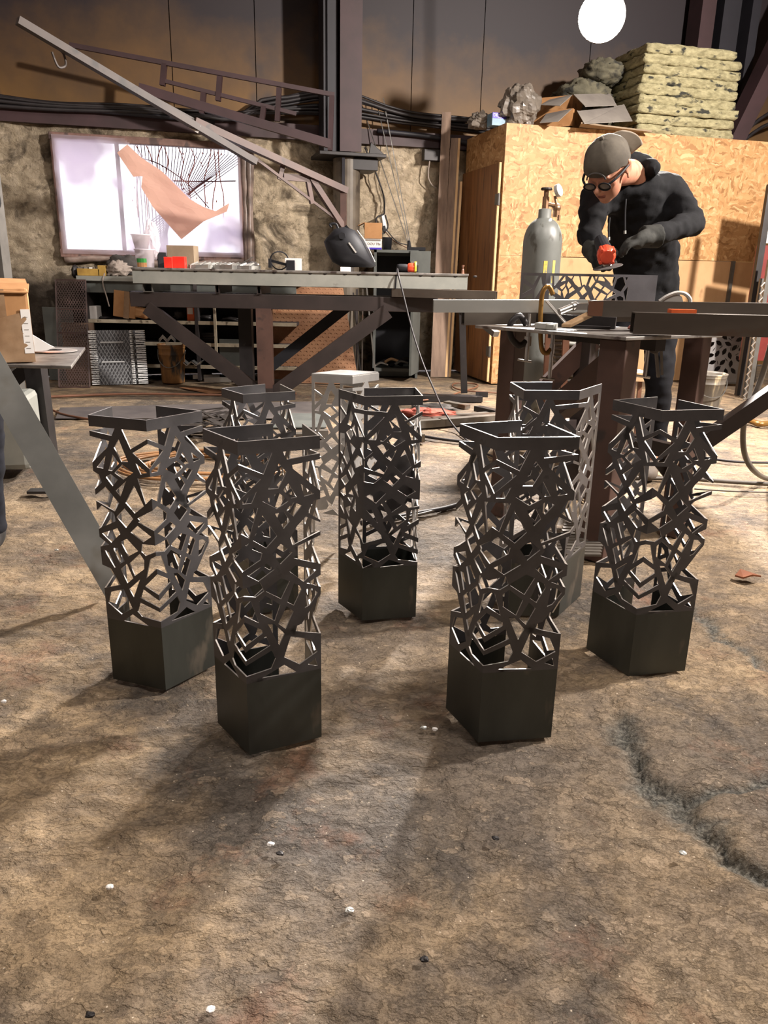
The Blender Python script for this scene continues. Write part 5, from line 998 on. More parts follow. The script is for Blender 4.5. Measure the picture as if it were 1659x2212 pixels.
B().box(((xa_+xb_)/2, YC+.12, (z0+z1)/2), (xb_-xa_, .16, z1-z0)).build('carton_body', 'card', t, bevel=.004); B().prism([V((xa_, YC+.04, z1)), V((xa_, YC+.2, z1)), V((xa_-.06, YC+.2, z1-.03)), V((xa_-.06, YC+.04, z1-.03))], (0, 0, .004)).build('flap', 'card', t)
t = thing('white_carton', 'white lettered carton with a blue base line on the grey cabinet', 'carton', P(806, 541, YC+.05))
B().box(((xa_+xb_)/2, YC+.12, zt+.0475), (xb_-xa_, .16, .095)).build('carton_body', 'white', t, bevel=.002); B().box(((xa_+xb_)/2, YC+.0385, zt+.01), (xb_-xa_, .003, .016)).build('blue_line', 'blue', t); B().box(((xa_+xb_)/2, YC+.0385, zt+.085), (xb_-xa_-.02, .003, .016)).build('grey_line', 'cardgrey', t)
text('YOOU TBs', .03, ((xa_+xb_)/2, YC+.0375, zt+.05), (1, 0, 0), (0, 0, 1), .0008, 'lettering', 'cardgrey', t)
q = P(836, 541, YC+.1); b = B(); b.lathe([(.001, .0), (.04, .0), (.048, .11), (.05, .115), (.044, .112), (.036, .01), (.001, .01)], (q.x, YC+.14, zt), 20); tag(b.build('black_cup', 'black', smooth=True), 'dark cup right of the cartons on the grey cabinet', 'cup')
t = thing('power_strip', 'white socket strip with looped cables on the insulation wall', 'socket', Wp(829, 482, .14)); b = B(); b.bar(Wp(826, 464, .14), Wp(832, 502, .14), .035, .055, up=WN); b.build('strip_body', 'white', t, bevel=.006)
b = B(); b.bar(Wp(828, 488, .18), Wp(831, 500, .18), .03, .03, up=WN); b.build('plug', 'black', t)
for i, pts in enumerate((((788, 318), (803, 352), (820, 395), (830, 430), (830, 462)), ((830, 462), (812, 474), (824, 505), (838, 490), (832, 464)), ((832, 500), (850, 520), (880, 536)), ((836, 498), (858, 522), (884, 530)))):
    tag(B().tube([Wp(x, y, .15+.02*i) for x, y in pts], .008 if i < 2 else .005, 6).build('wall_cable', ('blackcable', 'blackcable', 'copper', 'blackcable')[i], smooth=True), ('thick black cable hanging from the column cap to the socket strip', 'black cable loop around the socket strip', 'brown cable from the socket strip to the cabinet', 'thin black cable from the socket strip to the cabinet')[i], 'cable')
t = thing('junction_box', 'grey junction box and pale cable on the wall left of the boards', 'box', Wp(935, 340, .12)); b = B(); b.box(Wp(935, 336, .12), (.2, .08, .1), WA); b.build('box_body', 'blacksteel', t, bevel=.004); B().tube([Wp(928, 348, .14), Wp(925, 380, .14), Wp(932, 398, .14), Wp(942, 406, .14)], .006, 6).build('pale_cable', 'rag', t)
# ---------------------------------------------------------------- right welding table
ZP = .807
A_, B_, C_ = G(1026, 702, ZP), G(1352, 728, ZP), G(1562, 721, ZP); D_ = A_+C_-B_
t = thing('steel_table', 'heavy steel plate table with brown box-section legs at the right', 'table', ((A_.x+C_.x)/2, (A_.y+C_.y)/2, 0))
B().prism([A_, B_, C_, D_], (0, 0, -.012)).build('tabletop', 'topplate', t, bevel=.002)
L1, L2, L3 = V((.80, 2.70, 0)), G(1083, 1108), V((1.178, 2.985, 0)); L4 = L2+L3-L1
for p, w_, mt in ((L1, .1, 'primer'), (L2, .078, 'primer'), (L3, .075, 'primer'), (L4, .075, 'darkprimer')): b = B(); b.bar(p-V((0, 0, .008)), p+V((0, 0, ZP-.014)), w_, w_, up=(B_-A_)); b.build('leg', mt, t, bevel=.004)
ab = (B_-A_).normalized()
B().bar(L2.lerp(L4, .5)+V((0, 0, ZP-.04)), L1.lerp(L3, .5)+V((0, 0, ZP-.04)), .05, .05).build('apron', 'blacksteel', t)
B().bar(P(1210, 880, 3.2), P(1322, 790, 2.86), .07, .095).build('brace', 'primer', t); B().bar(P(1180, 835, 3.5), P(1280, 735, 3.5), .05, .08).build('brace', 'primer', t)
B().bar(L2+V((.02, .0, .35)), L4+V((0, 0, .35)), .04, .05).build('cross_rail', 'darkprimer', t); B().bar(L4+V((0, 0, .33)), L3+V((0, 0, .33)), .04, .06).build('cross_rail', 'darkprimer', t)
B().bar(P(1425, 1020, 3.05), P(1720, 815, 3.0), .06, .06).build('brace', 'darkprimer', t)
# tubes on the table
def tubeobj(label, p, q, w, h, mt, tk=.004, name='square_tube', bev=0): b = B(); b.tubebar(p, q, w, h, tk); return tag(b.build(name, mt), label, 'tube')
YT = 3.16; zt1 = P(1000, 661, YT).z
tubeobj('pale square tube lying across the rear of the steel plate table', P(936, 661, YT), P(1266, 661, YT), .05, .048, 'lighttube')
tubeobj('rear dark square tube running behind the pale tube to the right edge', P(1000, 686, 3.34), P(1700, 672, 3.6), .05, .06, 'tubesteel')
YU = 2.86
pz = P(1275, 666, YU); pe = P(1720, 664, YU+.12); pe.z = pz.z
tubeobj('oily brown square tube with welded end cap, upper one at the table front right', pz, pe, .05, .055, 'tubesteel')
b = B(); b.box(pz+V((.012, -.026, 0)), (.052, .004, .05)); tag(b.build('end_plate', 'copper'), 'rust-brown end plate tacked on the upper front tube', 'plate')
YV = 2.70; pz2, pe2 = P(1366, 697, YV), P(1720, 706, YV-.05); pe2.z = pz2.z
tubeobj('thick dark square tube, lower one reaching over the right end of the plate', pz2, pe2, .06, .07, 'tubesteel')
b = B(); b.bar(P(1160, 690, 3.1), P(1330, 700, 3.0), .05, .05); tag(b.build('steel_bar', 'blacksteel'), 'dark flat bar lying on the plate under the pale tube', 'bar')
b = B(); b.cyl(P(1208, 674, 2.95), P(1240, 661, 2.97), .012, n=12); b.cyl(P(1236, 663, 2.965), P(1246, 660, 2.97), .016, n=12); b.bar(P(1243, 662, 2.97), P(1276, 662, 2.95), .03, .024); tag(b.build('quick_clamp', 'chrome', smooth=False), 'chromed push clamp holding the end of the upper brown tube', 'clamp')
tag(B().cyl(P(1181, 651, 3.05), P(1224, 700, 2.93), .0055, n=10).build('steel_rod', 'chrome'), 'thin bright rod leaning from the yellow clamp to the plate', 'rod')
b = B(); b.prism([P(1212, 707, 2.86), P(1233, 708, 2.84), P(1297, 677, 2.88), P(1280, 674, 2.9)], (0, .0, .012)); tag(b.build('wood_stick', 'wood', bevel=.002), 'pale wooden stick lying slanted on the plate under the brown tube', 'stick')
b = B(); b.box(G(1180, 704, ZP+.012), (.075, .045, .022), -.5); tag(b.build('magnet_block', 'lighttube', bevel=.003), 'small pale magnet block on the plate by the yellow clamp, left one', 'block'); b = B(); b.box(G(1192, 706, ZP+.01), (.03, .05, .02), -.5); tag(b.build('magnet_block', 'greyplate', bevel=.003), 'small grey block on the plate, right beside the pale magnet block', 'block')
b = B(); b.box(G(1270, 706, ZP+.006), (.16, .06, .01), -.2); tag(b.build('thin_plate', 'blacksteel'), 'thin dark plate lying behind the wooden stick', 'plate')
b = B(); q = G(1390, 712, ZP+.004); b.lathe([(.001, 0), (.048, 0), (.052, .004), (.046, .014), (.001, .016)], q, 20); o = b.build('sanding_pad', 'pink', smooth=False); o.scale = (1.15, .7, 1); tag(o, 'pink round sanding pad on the plate beside the brown tube', 'pad')
tag(B().box(V((P(1470, 679, 2.72).x, 2.71, pz2.z+.041)), (.085, .04, .012)).build('orange_piece', 'orange'), 'thin orange piece squeezed between the two brown tubes', 'piece')
# clamps
def cclamp(label, top, bot, depth, mt, bent=.02, w=.018, scr=.02, hz=.1):
    t = thing('screw_clamp', label, 'clamp', bot); top, bot = V(top), V(bot); r = V((1, .15, 0)).normalized()*depth
    b = B(); b.tube([top+r, top+r*.5+V((0, 0, .03)), top+V((0, 0, .008)), top*.7+bot*.3-r*.15, top*.4+bot*.6-r*.15, bot+V((0, 0, .0)), bot+r*.5+V((0, 0, -.02)), bot+r], w, 8, 4); b.build('clamp_frame', mt, t, smooth=True)
    b = B(); b.cyl(bot+r+V((0, 0, -hz)), bot+r+V((0, 0, .1)), .008, n=10); b.cyl(bot+r+V((0, 0, -.02)), bot+r+V((0, 0, .015)), w*1.1, n=10); s = b.build('screw', 'chrome', t)
    B().cyl(bot+r+V((-.035, 0, -hz+.005)), bot+r+V((.02, 0, -hz-.002)), .005, n=8).build('tommy_bar', 'chrome', s)
cclamp('yellow zinc screw clamp gripping the pale tube to the plate', P(1172, 636, 3.06), P(1170, 752, 3.06), .042, 'goldclamp', w=.0095, hz=.12)
cclamp('dark screw clamp hanging under the left edge of the plate', P(1105, 700, 3.05), P(1108, 735, 3.05), .06, 'blacksteel', w=.013, hz=.08)
cclamp('dark screw clamp under the right end of the plate', P(1425, 715, 2.95), P(1428, 745, 2.95), -.05, 'blacksteel', w=.014, hz=.12)
b = B(); b.bar(P(1415, 735, 2.95), P(1422, 815, 2.95), .012, .01); b.bar(P(1428, 735, 2.95), P(1430, 810, 2.95), .008, .008); tag(b.build('hanging_bar', 'alum'), 'pale bar hanging below the right end of the plate', 'bar')
# workpiece on the table
zw = P(1290, 592, 3.42).z; Lw = P(1421, 594, 3.42).x - P(1180, 592, 3.42).x
def wxf(p):  # p: along z = length; plan x,y
    return V((P(1421, 594, 3.42).x - p.z*Lw/.55, 3.42 + p.y - .0, zw + p.x))
pedestal('lattice_workpiece', 'half-finished lattice pedestal lying on its side under the grinder', [(-.14, .15), (-.14, .0), (.0, .0)], -1, .55, HOLES_A, -1, 1, mats=('worklattice', 'worklattice'), xf=wxf, loc=P(1300, 680, 3.45), group='', cat='workpiece')
wt_ = bpy.data.objects['lattice_workpiece']; WLx = P(1421, 594, 3.42).x-Lw
d = fillpoly([(0, 0), (.15, 0), (.15, .14), (0, .14)], [[(.012, .012), (.05, .012), (.012, .06)], [(.065, .012), (.138, .012), (.138, .03), (.075, .055)], [(.015, .085), (.06, .03), (.065, .065), (.03, .128)], [(.08, .075), (.138, .05), (.138, .095)], [(.045, .128), (.075, .09), (.135, .115), (.135, .128)]], .0035)
B().mesh(([V((WLx-p.x*.55, 3.42+p.x*.83+p.z, zw-.14+p.y)) for p in d[0]], d[1])).build('end_flap', 'worklattice', wt_)
# safety glasses / visor lying behind tubes
b = B(); pts = [P(1424, 651, 2.9), P(1440, 640, 2.9), P(1462, 632, 2.9), P(1480, 635, 2.9), P(1490, 645, 2.9), P(1491, 654, 2.9)]
b.tube(pts, .007, 6); b.prism([P(1428, 651, 2.9), P(1442, 641, 2.9), P(1462, 636, 2.9), P(1473, 641, 2.9), P(1476, 652, 2.9)], (0, .01, 0)); tag(b.build('safety_visor', 'maskedge', smooth=False), 'pale curved visor lying on the tubes right of the workpiece', 'visor')
# slat rack under and behind the table
YR = 4.5
t = thing('bar_rack', 'rack of stacked flat bars standing behind the steel table', 'rack', G(1240, 850))
for i in range(14):
    y = 718+i*9.6; b = B(); b.bar(P(1188+random.uniform(-4, 4), y, YR), P(1312+random.uniform(-10, 20), y+3, YR), .26, .010); b.build('flat_bar', 'flatbar', t)
for x in (1186, 1224): b = B(); p, q = P(x, 700, YR-.16), P(x-3, 860, YR-.16); q.z = 0; b.bar(p, q, .035, .03, up=(0, 1, 0)); b.build('upright', 'copper', t)
B().bar(P(1300, 690, YR+.2), P(1300, 850, YR+.2), .03, .4, up=(0, 1, 0)).build('back_post', 'blacksteel', t)
for i, (x0, y0, x1, y1, r, mt, lb) in enumerate(((1240, 772, 1285, 782, .016, 'alum', 'round grey bar lying on the rack'), (1232, 786, 1300, 792, .02, 'flatbar', 'notched grey bar on the rack below the round one'), (1228, 742, 1290, 748, .012, 'greyplate', 'flat grey bar at the top of the rack'))): b = B(); b.cyl(P(x0, y0, YR-.14), P(x1, y1, YR-.14), r); tag(b.build('round_bar', mt), lb, 'bar')
t = thing('low_stool', 'small wooden stool with dark legs behind the table leg', 'stool', G(1374, 905)); q = P(1374, 815, 4.6); B().box((q.x, 4.7, q.z), (.16, .2, .05)).build('seat', 'wood', t)
for dx, dy in ((-.05, -.07), (.05, -.07), (-.05, .07), (.05, .07)): B().bar((q.x+dx, 4.7+dy, 0), (q.x+dx*.8, 4.7+dy*.8, q.z-.02), .022, .022, up=(0, 1, 0)).build('leg', 'copper', t)
# T-stand right of far table
t = thing('roller_stand', 'dark steel stand with a wide flat foot under the tube end', 'stand', G(972, 862)); q0 = G(1002, 862); q1 = P(998, 668, q0.y)
B().bar(V((q0.x, q0.y, .05)), q1, .05, .05, up=(0, 1, 0)).build('post', 'blacksteel', t)
a, c_ = G(908, 864), G(1040, 866); b = B(); b.bar(a+V((0, 0, .02)), c_+V((0, 0, .02)), .12, .045); b.bar(c_+V((0, 0, .03)), c_+V((0, 0, .075)), .1, .008, up=(0, 1, 0)); b.build('foot', 'blacksteel', t)
b = B(); b.bar(P(1010, 672, 5.9), P(1072, 722, 5.6), .05, .04); b.build('arm', 'alum', t); b = B(); b.bar(q1+V((-.1, 0, .01)), q1+V((.2, -.1, .01)), .05, .03); b.build('cradle', 'blacksteel', t)
# ---------------------------------------------------------------- left table with cardboard box
z5 = P(100, 788, 3.9).z
e0, e1, e2 = G(150, 791, .80), G(183, 750, .80), G(-200, 786, .80)
YL = 3.05; zl = P(150, 790, YL).z
c0, c1 = P(154, 790, YL), V(G(184, 750, zl)); c2 = c0+V((-1.0, .03, 0)); c3 = c1+V((-1.0, .03, 0))
t = thing('small_table', 'small steel table at the left edge under the torn cardboard box', 'table', (c0.x-.4, c0.y+.3, 0))
B().prism([c0, c1, c3, c2], (0, 0, -.014)).build('tabletop', 'topplate', t, bevel=.003)
lq = G(108, 998); lt = P(88, 800, lq.y)
b = B(); b.bar(V((lq.x-.01, lq.y, -.005)), V((lq.x-.02, lq.y, zl-.02)), .085, .08, up=(0, 1, 0)); b.build('leg', 'blacksteel', t)
b = B(); b.bar(V((lq.x-.85, lq.y+.0, zl-.06)), V((lq.x+.03, lq.y, zl-.06)), .09, .09); b.bar(V((lq.x, c0.y+.06, zl-.05)), V((lq.x, lq.y, zl-.05)), .07, .07); b.build('apron', 'blacksteel', t)
b = B(); b.bar(V((lq.x-.28, lq.y, zl-.30)), V((lq.x-.02, lq.y, zl-.1)), .012, .07); b.build('gusset', 'darkprimer', t)
b = B(); b.bar(V((lq.x-.85, lq.y+.02, -.005)), V((lq.x-.85, lq.y+.02, zl-.02)), .085, .08, up=(0, 1, 0)); b.build('leg', 'blacksteel', t)
YB = 3.12; t = thing('cardboard_box', 'large torn cardboard box wrapped in clear tape on the left table', 'box', P(20, 785, YB))
xr = P(68, 700, YB).x; zt = P(50, 622, YB).z
W2, D2 = .46, .40; Rb_ = Matrix.Rotation(math.radians(25), 3, 'Z'); cor = V((xr, YB, 0))
def lb_(u, v, z): return cor + Rb_ @ V((u, v, 0)) + V((0, 0, z))
B().box(lb_(-W2/2, D2/2, (zl+zt)/2), (W2, D2, zt-zl-.002), Rb_).build('carton_body', 'card', t, bevel=.012)
B().prism([lb_(-W2, -.02, zt-.012), lb_(.004, -.012, zt-.02), lb_(.004, .12, zt+.010), lb_(-W2, .14, zt+.02)], (0, 0, .006)).jig(.012, 9).build('flap', 'card', t)
B().prism([lb_(-W2, .2, zt), lb_(.004, .2, zt), lb_(0, D2, zt+.022), lb_(-W2, D2, zt+.03)], (0, 0, .006)).build('flap', 'card', t)
b = B()
def tp_(u, v): zlo = zl+.005; zh = zl+.02+(zt-zl)*(.22+.42*u); return lb_(-W2+W2*u, -.004-.008*abs(noise.noise(V((u*6, v*5, 0)))), zlo+(zh-zlo)*v)
b.grid(tp_, 24, 12); b.build('tape_strip', 'tape', t, smooth=True)
B().box(lb_(-.10, -.003, zt-.07), (.03, .004, .13), Rb_).build('tape_strip', 'tape', t)
b = B(); b.box(lb_(-.018, -.006, zt-.165), (.034, .003, .17), Rb_)
b.build('paper_label', 'white', t)
b = B()
for k in range(6): b.box(lb_(-.02, -.008, zt-.11-.024*k), (.016, .001, .002), Rb_)
b.build('printed_lines', 'cardgrey', t)
b = B(); b.prism([lb_(.0, -.004, zl+.11), lb_(.05, -.004, zl+.075), lb_(.075, -.004, zl+.06), lb_(.05, -.004, zl+.05), lb_(.0, -.004, zl+.045)], (0, .003, 0)); b.build('torn_paper', 'white', t)
dc = G(118, 758, zl+.004); t = thing('cutting_disc', 'large grey cutting disc lying on the left table', 'disc', dc); rd = (P(164, 758, dc.y)-P(72, 758, dc.y)).length/2
B().lathe([(.02, 0), (rd, 0), (rd, .004), (.02, .004), (.02, 0)], dc, 48).build('abrasive', 'discgrey', t); B().lathe([(.012, .004), (.032, .004), (.032, .0055), (.012, .0055)], dc, 24).build('centre_ring', 'blacksteel', t)
b = B(); b.box(G(72, 757, zl+.006)+V((-.02, .02, 0)), (.08, .06, .006), .3); tag(b.build('wood_scrap', 'wood'), 'thin pale wood scrap between the cardboard box and cutting disc', 'scrap')
t = thing('welding_cart', 'grey plastic machine casing below the left table', 'machine', G(30, 905)); q = P(30, 838, 3.6); B().box((q.x-.1, 3.75, .22), (.2, .3, .36), .2).build('casing', 'greyplate', t, bevel=.03); B().tube([(q.x-.18, 3.68, .38), (q.x-.15, 3.68, .44), (q.x-.06, 3.68, .43), (q.x-.04, 3.68, .38)], .018, 8).build('handle', 'black', t)
# leaning plank
pb = [G(226, 1290), G(196, 1150)]
t = thing('steel_plank', 'long brushed steel plank leaning from the floor up to the left', 'plank', G(215, 1230))
b0 = G(229, 1292); b1 = b0 + V((.035, .22, 0)); 
tp0 = P(-70, 775, b0.y+.25); sd = onplane(2, 905, b0, V((0, -1, .0))); dirv = (P(0, 893, b0.y+.12)-b0); Ld = 1.45
dirv.normalize(); wdv = V((.035, .06, .12)); wdv = wdv.normalized()*.125
top0 = b0+dirv*Ld
B().prism([b0, b0+wdv*1.0, top0+wdv, top0], dirv.cross(wdv).normalized()*.006).build('plank', 'plankplate', t)
b = B(); q = G(95, 1066); b.box(q+V((0, 0, .012)), (.13, .06, .012), .1); tag(b.build('flat_bar', 'blacksteel'), 'short dark flat bar on the floor behind the leaning plank', 'bar')
# ---------------------------------------------------------------- people
def unit(v): return V(v).normalized()
def finger(base, d1, bend_ax, L, r, curl):
    pts = [V(base)]; d = unit(d1)
    for k in range(3): pts.append(pts[-1]+d*L*(.42, .33, .25)[k]); d = Matrix.Rotation(curl, 3, bend_ax) @ d
    return pts, r
def hand(wrist, fwd, palm_n, side, curl, sc=1.0):
    """closed gloved hand: fwd along the metacarpals, palm_n out of the palm, side towards the thumb"""
    f, n, s = unit(fwd), unit(palm_n), unit(side); w = V(wrist); out = []
    nodes = {'w': (w, .026*sc), 'p': (w+f*.05*sc, (.034*sc, .022*sc)), 'k': (w+f*.085*sc, (.036*sc, .02*sc))}
    out.append(skin(nodes, [('w', 'p'), ('p', 'k')], 'w', 2))
    b = B(); b.ball(w+f*.055*sc, (.045*sc, .045*sc, .03*sc), 16, 10, R=Matrix((s, f, n)).transposed()); out.append((b.v, b.f))
    for i, L in enumerate((.078, .085, .08, .062)):
        base = w+f*.088*sc+s*(.03-.02*i)*sc
        pts, r = finger(base, f+n*.15, s.cross(V((0, 0, 0))) if False else f.cross(n).normalized(), L*sc, .0105*sc, curl)
        nd = {j: (p, .0115*sc-.0009*j) for j, p in enumerate(pts)}; nd['b'] = (w+f*.05*sc+s*(.024-.016*i)*sc, .012*sc)
        out.append(skin(nd, [('b', 0), (0, 1), (1, 2), (2, 3)], 'b', 1))
    tb = w+f*.03*sc+s*.03*sc; nd = {0: (w+f*.02*sc+s*.012*sc, .015*sc), 1: (tb+s*.012*sc, .015*sc), 2: (tb+s*.022*sc+f*.03*sc+n*.018*sc, .013*sc), 3: (tb+s*.012*sc+f*.052*sc+n*.035*sc, .011*sc)}
    out.append(skin(nd, [(0, 1), (1, 2), (2, 3)], 0, 1)); return out
def person(label, J, headc, S, Fv, Uv, loc, face=True, cap=True, gloves=None, top='cotton', legs='trouser', shoes='boot'):
    t = thing('person', label, 'person', loc)
    Rh = Matrix((S, Fv, Uv)).transposed()
    def hp(s, f, u): return headc + Rh @ V((s, f, u))
    E = [('pel', 'waist'), ('waist', 'chest'), ('chest', 'up'), ('up', 'neck'), ('up', 'ls'), ('ls', 'le'), ('le', 'lw'), ('up', 'rs'), ('rs', 're'), ('re', 'rw')]
    El = [('pel', 'lh'), ('lh', 'lk'), ('lk', 'la'), ('pel', 'rh'), ('rh', 'rk'), ('rk', 'ra')]
    # body (skin): one continuous surface, slimmer than the clothes
    bn = {k: (V(J[k][0]), (J[k][1]*.76 if isinstance(J[k][1], float) else min(J[k][1])*.74)) for k in J}
    bn['hd'] = (headc-Uv*.03-Fv*.02, .06); bn['lf'] = (V(J['la'][0])+V(J['toe'][0])*0+unit(J['ltoe'][0]-J['la'][0])*.08-V((0, 0, .02)), .03); bn['rf'] = (V(J['ra'][0])+unit(J['rtoe'][0]-J['ra'][0])*.08-V((0, 0, .02)), .03)
    bn = {k: v for k, v in bn.items() if k not in ('ltoe', 'rtoe', 'toe')}; bn['neck'] = (bn['neck'][0], .055)
    bd = blobs(bn, E+El+[('neck', 'hd'), ('la', 'lf'), ('ra', 'rf')])
    hb = B(); hb.ball(hp(0, -.005, .025), (.076, .096, .098), 28, 20, R=Rh)                # skull
    hb.ball(hp(0, .03, -.05), (.060, .062, .066), 24, 16, R=Rh); hb.ball(hp(0, .062, -.088), (.030, .028, .026), 14, 10, R=Rh)   # jaw, chin
    hb.ball(hp(0, .104, -.022), (.016, .028, .019), 12, 8, R=Rh); hb.ball(hp(0, .092, .002), (.010, .014, .026), 12, 8, R=Rh); hb.ball(hp(-.011, .094, -.03), .011, 10, 8); hb.ball(hp(.011, .094, -.03), .011, 10, 8)
    hb.ball(hp(0, .083, .022), (.05, .018, .012), 16, 8, R=Rh); hb.ball(hp(.042, .06, -.012), (.024, .026, .022), 14, 8, R=Rh); hb.ball(hp(-.042, .06, -.012), (.024, .026, .022), 14, 8, R=Rh)
    hb.ball(hp(0, .086, -.054), (.024, .014, .006), 14, 8, R=Rh); hb.ball(hp(0, .084, -.066), (.021, .014, .008), 14, 8, R=Rh)
    for sg in (1, -1):
        for k in range(9):
            a = -1.1+k*.34; hb.ball(hp(sg*(.088+.006*math.sin(a)), -.012-.020*math.cos(a), -.006+.034*math.sin(a)), (.009, .009, .011), 8, 6, R=Rh)
        hb.ball(hp(sg*.082, -.01, -.004), (.006, .018, .030), 10, 8, R=Rh); hb.ball(hp(sg*.086, -.002, -.038), (.008, .009, .011), 8, 6, R=Rh)
    bd = fuse([bd, (hb.v, hb.f)], .0075, 3)
    B().mesh(bd).build('body', 'skin', t, smooth=True)
    lp_ = B(); lp_.ball(hp(0, .0925, -.058), (.021, .008, .0035), 14, 8, R=Rh); lp_.ball(hp(0, .0905, -.065), (.018, .008, .0045), 14, 8, R=Rh); lp_.build('lips', 'lip', t, smooth=True)
    # hoodie
    hn = {k: (V(J[k][0]), J[k][1]) for k in ('pel', 'waist', 'chest', 'up', 'ls', 'le', 'lw', 'rs', 're', 'rw')}; hn['neck'] = (V(J['neck'][0])-V((0, 0, .03)), .075)
    hn['hem'] = (V(J['pel'][0])-V((0, 0, .06)), (.172, .132)); hd = blobs(hn, [e for e in E if 'neck' not in e]+[('pel', 'hem')]); ex = [hd]
    b = B(); b.ball(V(J['neck'][0])-Fv*.075+V((0, .035, -.015)), (.10, .075, .06), 20, 14); b.tube([V(J['neck'][0])+S*a+Fv*c_+V((0, 0, -.015)) for a, c_ in ((-.08, -.02), (-.085, -.06), (0, -.10), (.085, -.06), (.08, -.02))], .03, 8)
    ex.append((b.v, b.f)); hd = fuse(ex, .011, 8); hd = wrinkle(hd, .016, 9, 1, (1, 1, 1.5)); hd = wrinkle(hd, .007, 24, 3)
    B().mesh(hd).build('hoodie', top, t, smooth=True)
    ln = {k: (V(J[k][0]), J[k][1]) for k in ('pel', 'lh', 'lk', 'la', 'rh', 'rk', 'ra')}; ln['lc'] = (V(J['la'][0])-V((0, 0, .05)), J['la'][1]*1.06); ln['rc'] = (V(J['ra'][0])-V((0, 0, .05)), J['ra'][1]*1.06); ln['pel'] = (V(J['pel'][0])+V((0, 0, .0)), (.158, .118))
    ld = wrinkle(fuse([blobs(ln, El+[('la', 'lc'), ('ra', 'rc')])], .012, 6), .014, 8, 5, (1, 1, 1.8)); B().mesh(ld).build('trousers', legs, t, smooth=True)
    for a_, to in (('la', 'ltoe'), ('ra', 'rtoe')):
        an, tv = V(J[a_][0]), V(J[to][0]); d = unit(V((tv.x-an.x, tv.y-an.y, 0))); bb = B(); sd = V((-d.y, d.x, 0)); Rb = Matrix((sd, d, V((0, 0, 1)))).transposed()
        g = V((an.x, an.y, 0)); bb.ball(g+d*.16+V((0, 0, .035)), (.05, .085, .045), 18, 12, R=Rb); bb.ball(g+d*.05+V((0, 0, .045)), (.045, .11, .055), 18, 12, R=Rb); bb.ball(g+V((0, 0, .07)), (.05, .06, .08), 18, 12, R=Rb); bb.cyl(g+V((0, 0, .06)), g+V((0, 0, .17)), .05, .055); 
        fd = fuse([(bb.v, bb.f)], .008, 5); fd = ([V((p.x, p.y, max(p.z, .004))) for p in fd[0]], fd[1]); B().mesh(fd).build('boot', shoes, t, smooth=True)
    return t, hp, Rh
hc = P(1312, 367, 3.56); Uv = unit((-.42, -.52, .745)); Fv = V((-.45, -.52, -.72)); Fv = unit(Fv-Uv*Fv.dot(Uv)); S = Fv.cross(Uv).normalized()
if S.x < 0: S = -S
J = {'pel': (P(1397, 634, 4.02), (.165, .125)), 'waist': (P(1394, 560, 3.99), (.158, .12)), 'chest': (P(1388, 478, 3.92), (.17, .13)), 'up': (P(1376, 412, 3.86), (.13, .11)), 'neck': (P(1362, 372, 3.78), .062),
     'ls': (P(1446, 412, 3.90), .080), 'le': (P(1496, 484, 3.74), .058), 'lw': (P(1402, 512, 3.50), .042), 'rs': (P(1288, 428, 3.80), .078), 're': (P(1274, 506, 3.68), .056), 'rw': (P(1291, 545, 3.56), .042),
     'lh': (P(1428, 668, 4.03), .098), 'lk': (P(1424, 810, 3.97), .072), 'la': (P(1412, 985, 3.99), .058), 'rh': (P(1362, 668, 4.03), .098), 'rk': (P(1312, 800, 3.92), .072), 'ra': (P(1290, 985, 3.97), .058),
     'ltoe': (P(1390, 1030, 3.7), .0), 'rtoe': (P(1262, 1030, 3.7), .0), 'toe': (V((0, 0, 0)), 0.)}
for k in ('la', 'ra'): J[k] = (V((J[k][0].x, J[k][0].y, .13)), J[k][1])
t, hp, Rh = person('person in black hoodie and backward cap bending over the table with a grinder', J, hc, S, Fv, Uv, (1.25, 3.97, 0))
# cap worn backwards
b = B()
n_, m_ = 30, 12; vs = []
for j in range(m_+1):
    a = j/m_*1.62
    for i in range(n_):
        th = 2*PI*i/n_; k = 1+.03*noise.noise(V((math.cos(th)*3, math.sin(th)*3, j*.4)))+.012*math.cos(6*th)*math.sin(a); vs.append(hp(.094*k*math.sin(a)*math.cos(th), -.012+.115*k*math.sin(a)*math.sin(th), .030+.105*k*math.cos(a)+(.010 if math.sin(th) > .3 and j == m_ else 0)))
b.add(vs, [(j*n_+i, (j+1)*n_+i, (j+1)*n_+(i+1) % n_, j*n_+(i+1) % n_) for j in range(m_) for i in range(n_)]); b.ball(hp(0, -.012, .137), .010, 10, 6)
cp = b.build('cap', 'cap', t, smooth=True)
b = B()
def brimf(u, v): a = (u-.5)*1.9; r = .108+.068*v*math.cos(a*.6); return hp(.86*r*math.sin(a), -.012-r*math.cos(a)*1.0, .036-.018*abs(math.sin(a))+.02*v)
b.grid(brimf, 18, 8); o = b.build('cap_brim', 'brim', cp, smooth=True); o.modifiers.new('s', 'SOLIDIFY').thickness = .008
b = B(); b.tube([hp(.042*math.sin(a), .103-.004*math.cos(a), .026+.03*math.cos(a)) for a in [(-1.5+.3*k) for k in range(11)]], .0035, 6); b.build('strap_opening', 'darkrag', cp)
b = B()
for sg in (1, -1):
    b.tube([hp(sg*.088, -.02, .006), hp(sg*.086, .03, .012), hp(sg*.074, .078, .012), hp(sg*.05, .108, .006)], .0055, 6)
    b.tube([hp(sg*.034+.026*math.cos(a), .109, -.002+.017*math.sin(a)) for a in [k*PI/8 for k in range(17)]], .0032, 6, 1)
sg_ = b.build('safety_glasses', 'black', t, smooth=True)
for sg in (1, -1): b = B(); b.ball(hp(sg*.034, .106, -.002), (.026, .004, .017), 16, 8, R=Rh); b.build('lens', 'lens', sg_, smooth=True)
b = B()
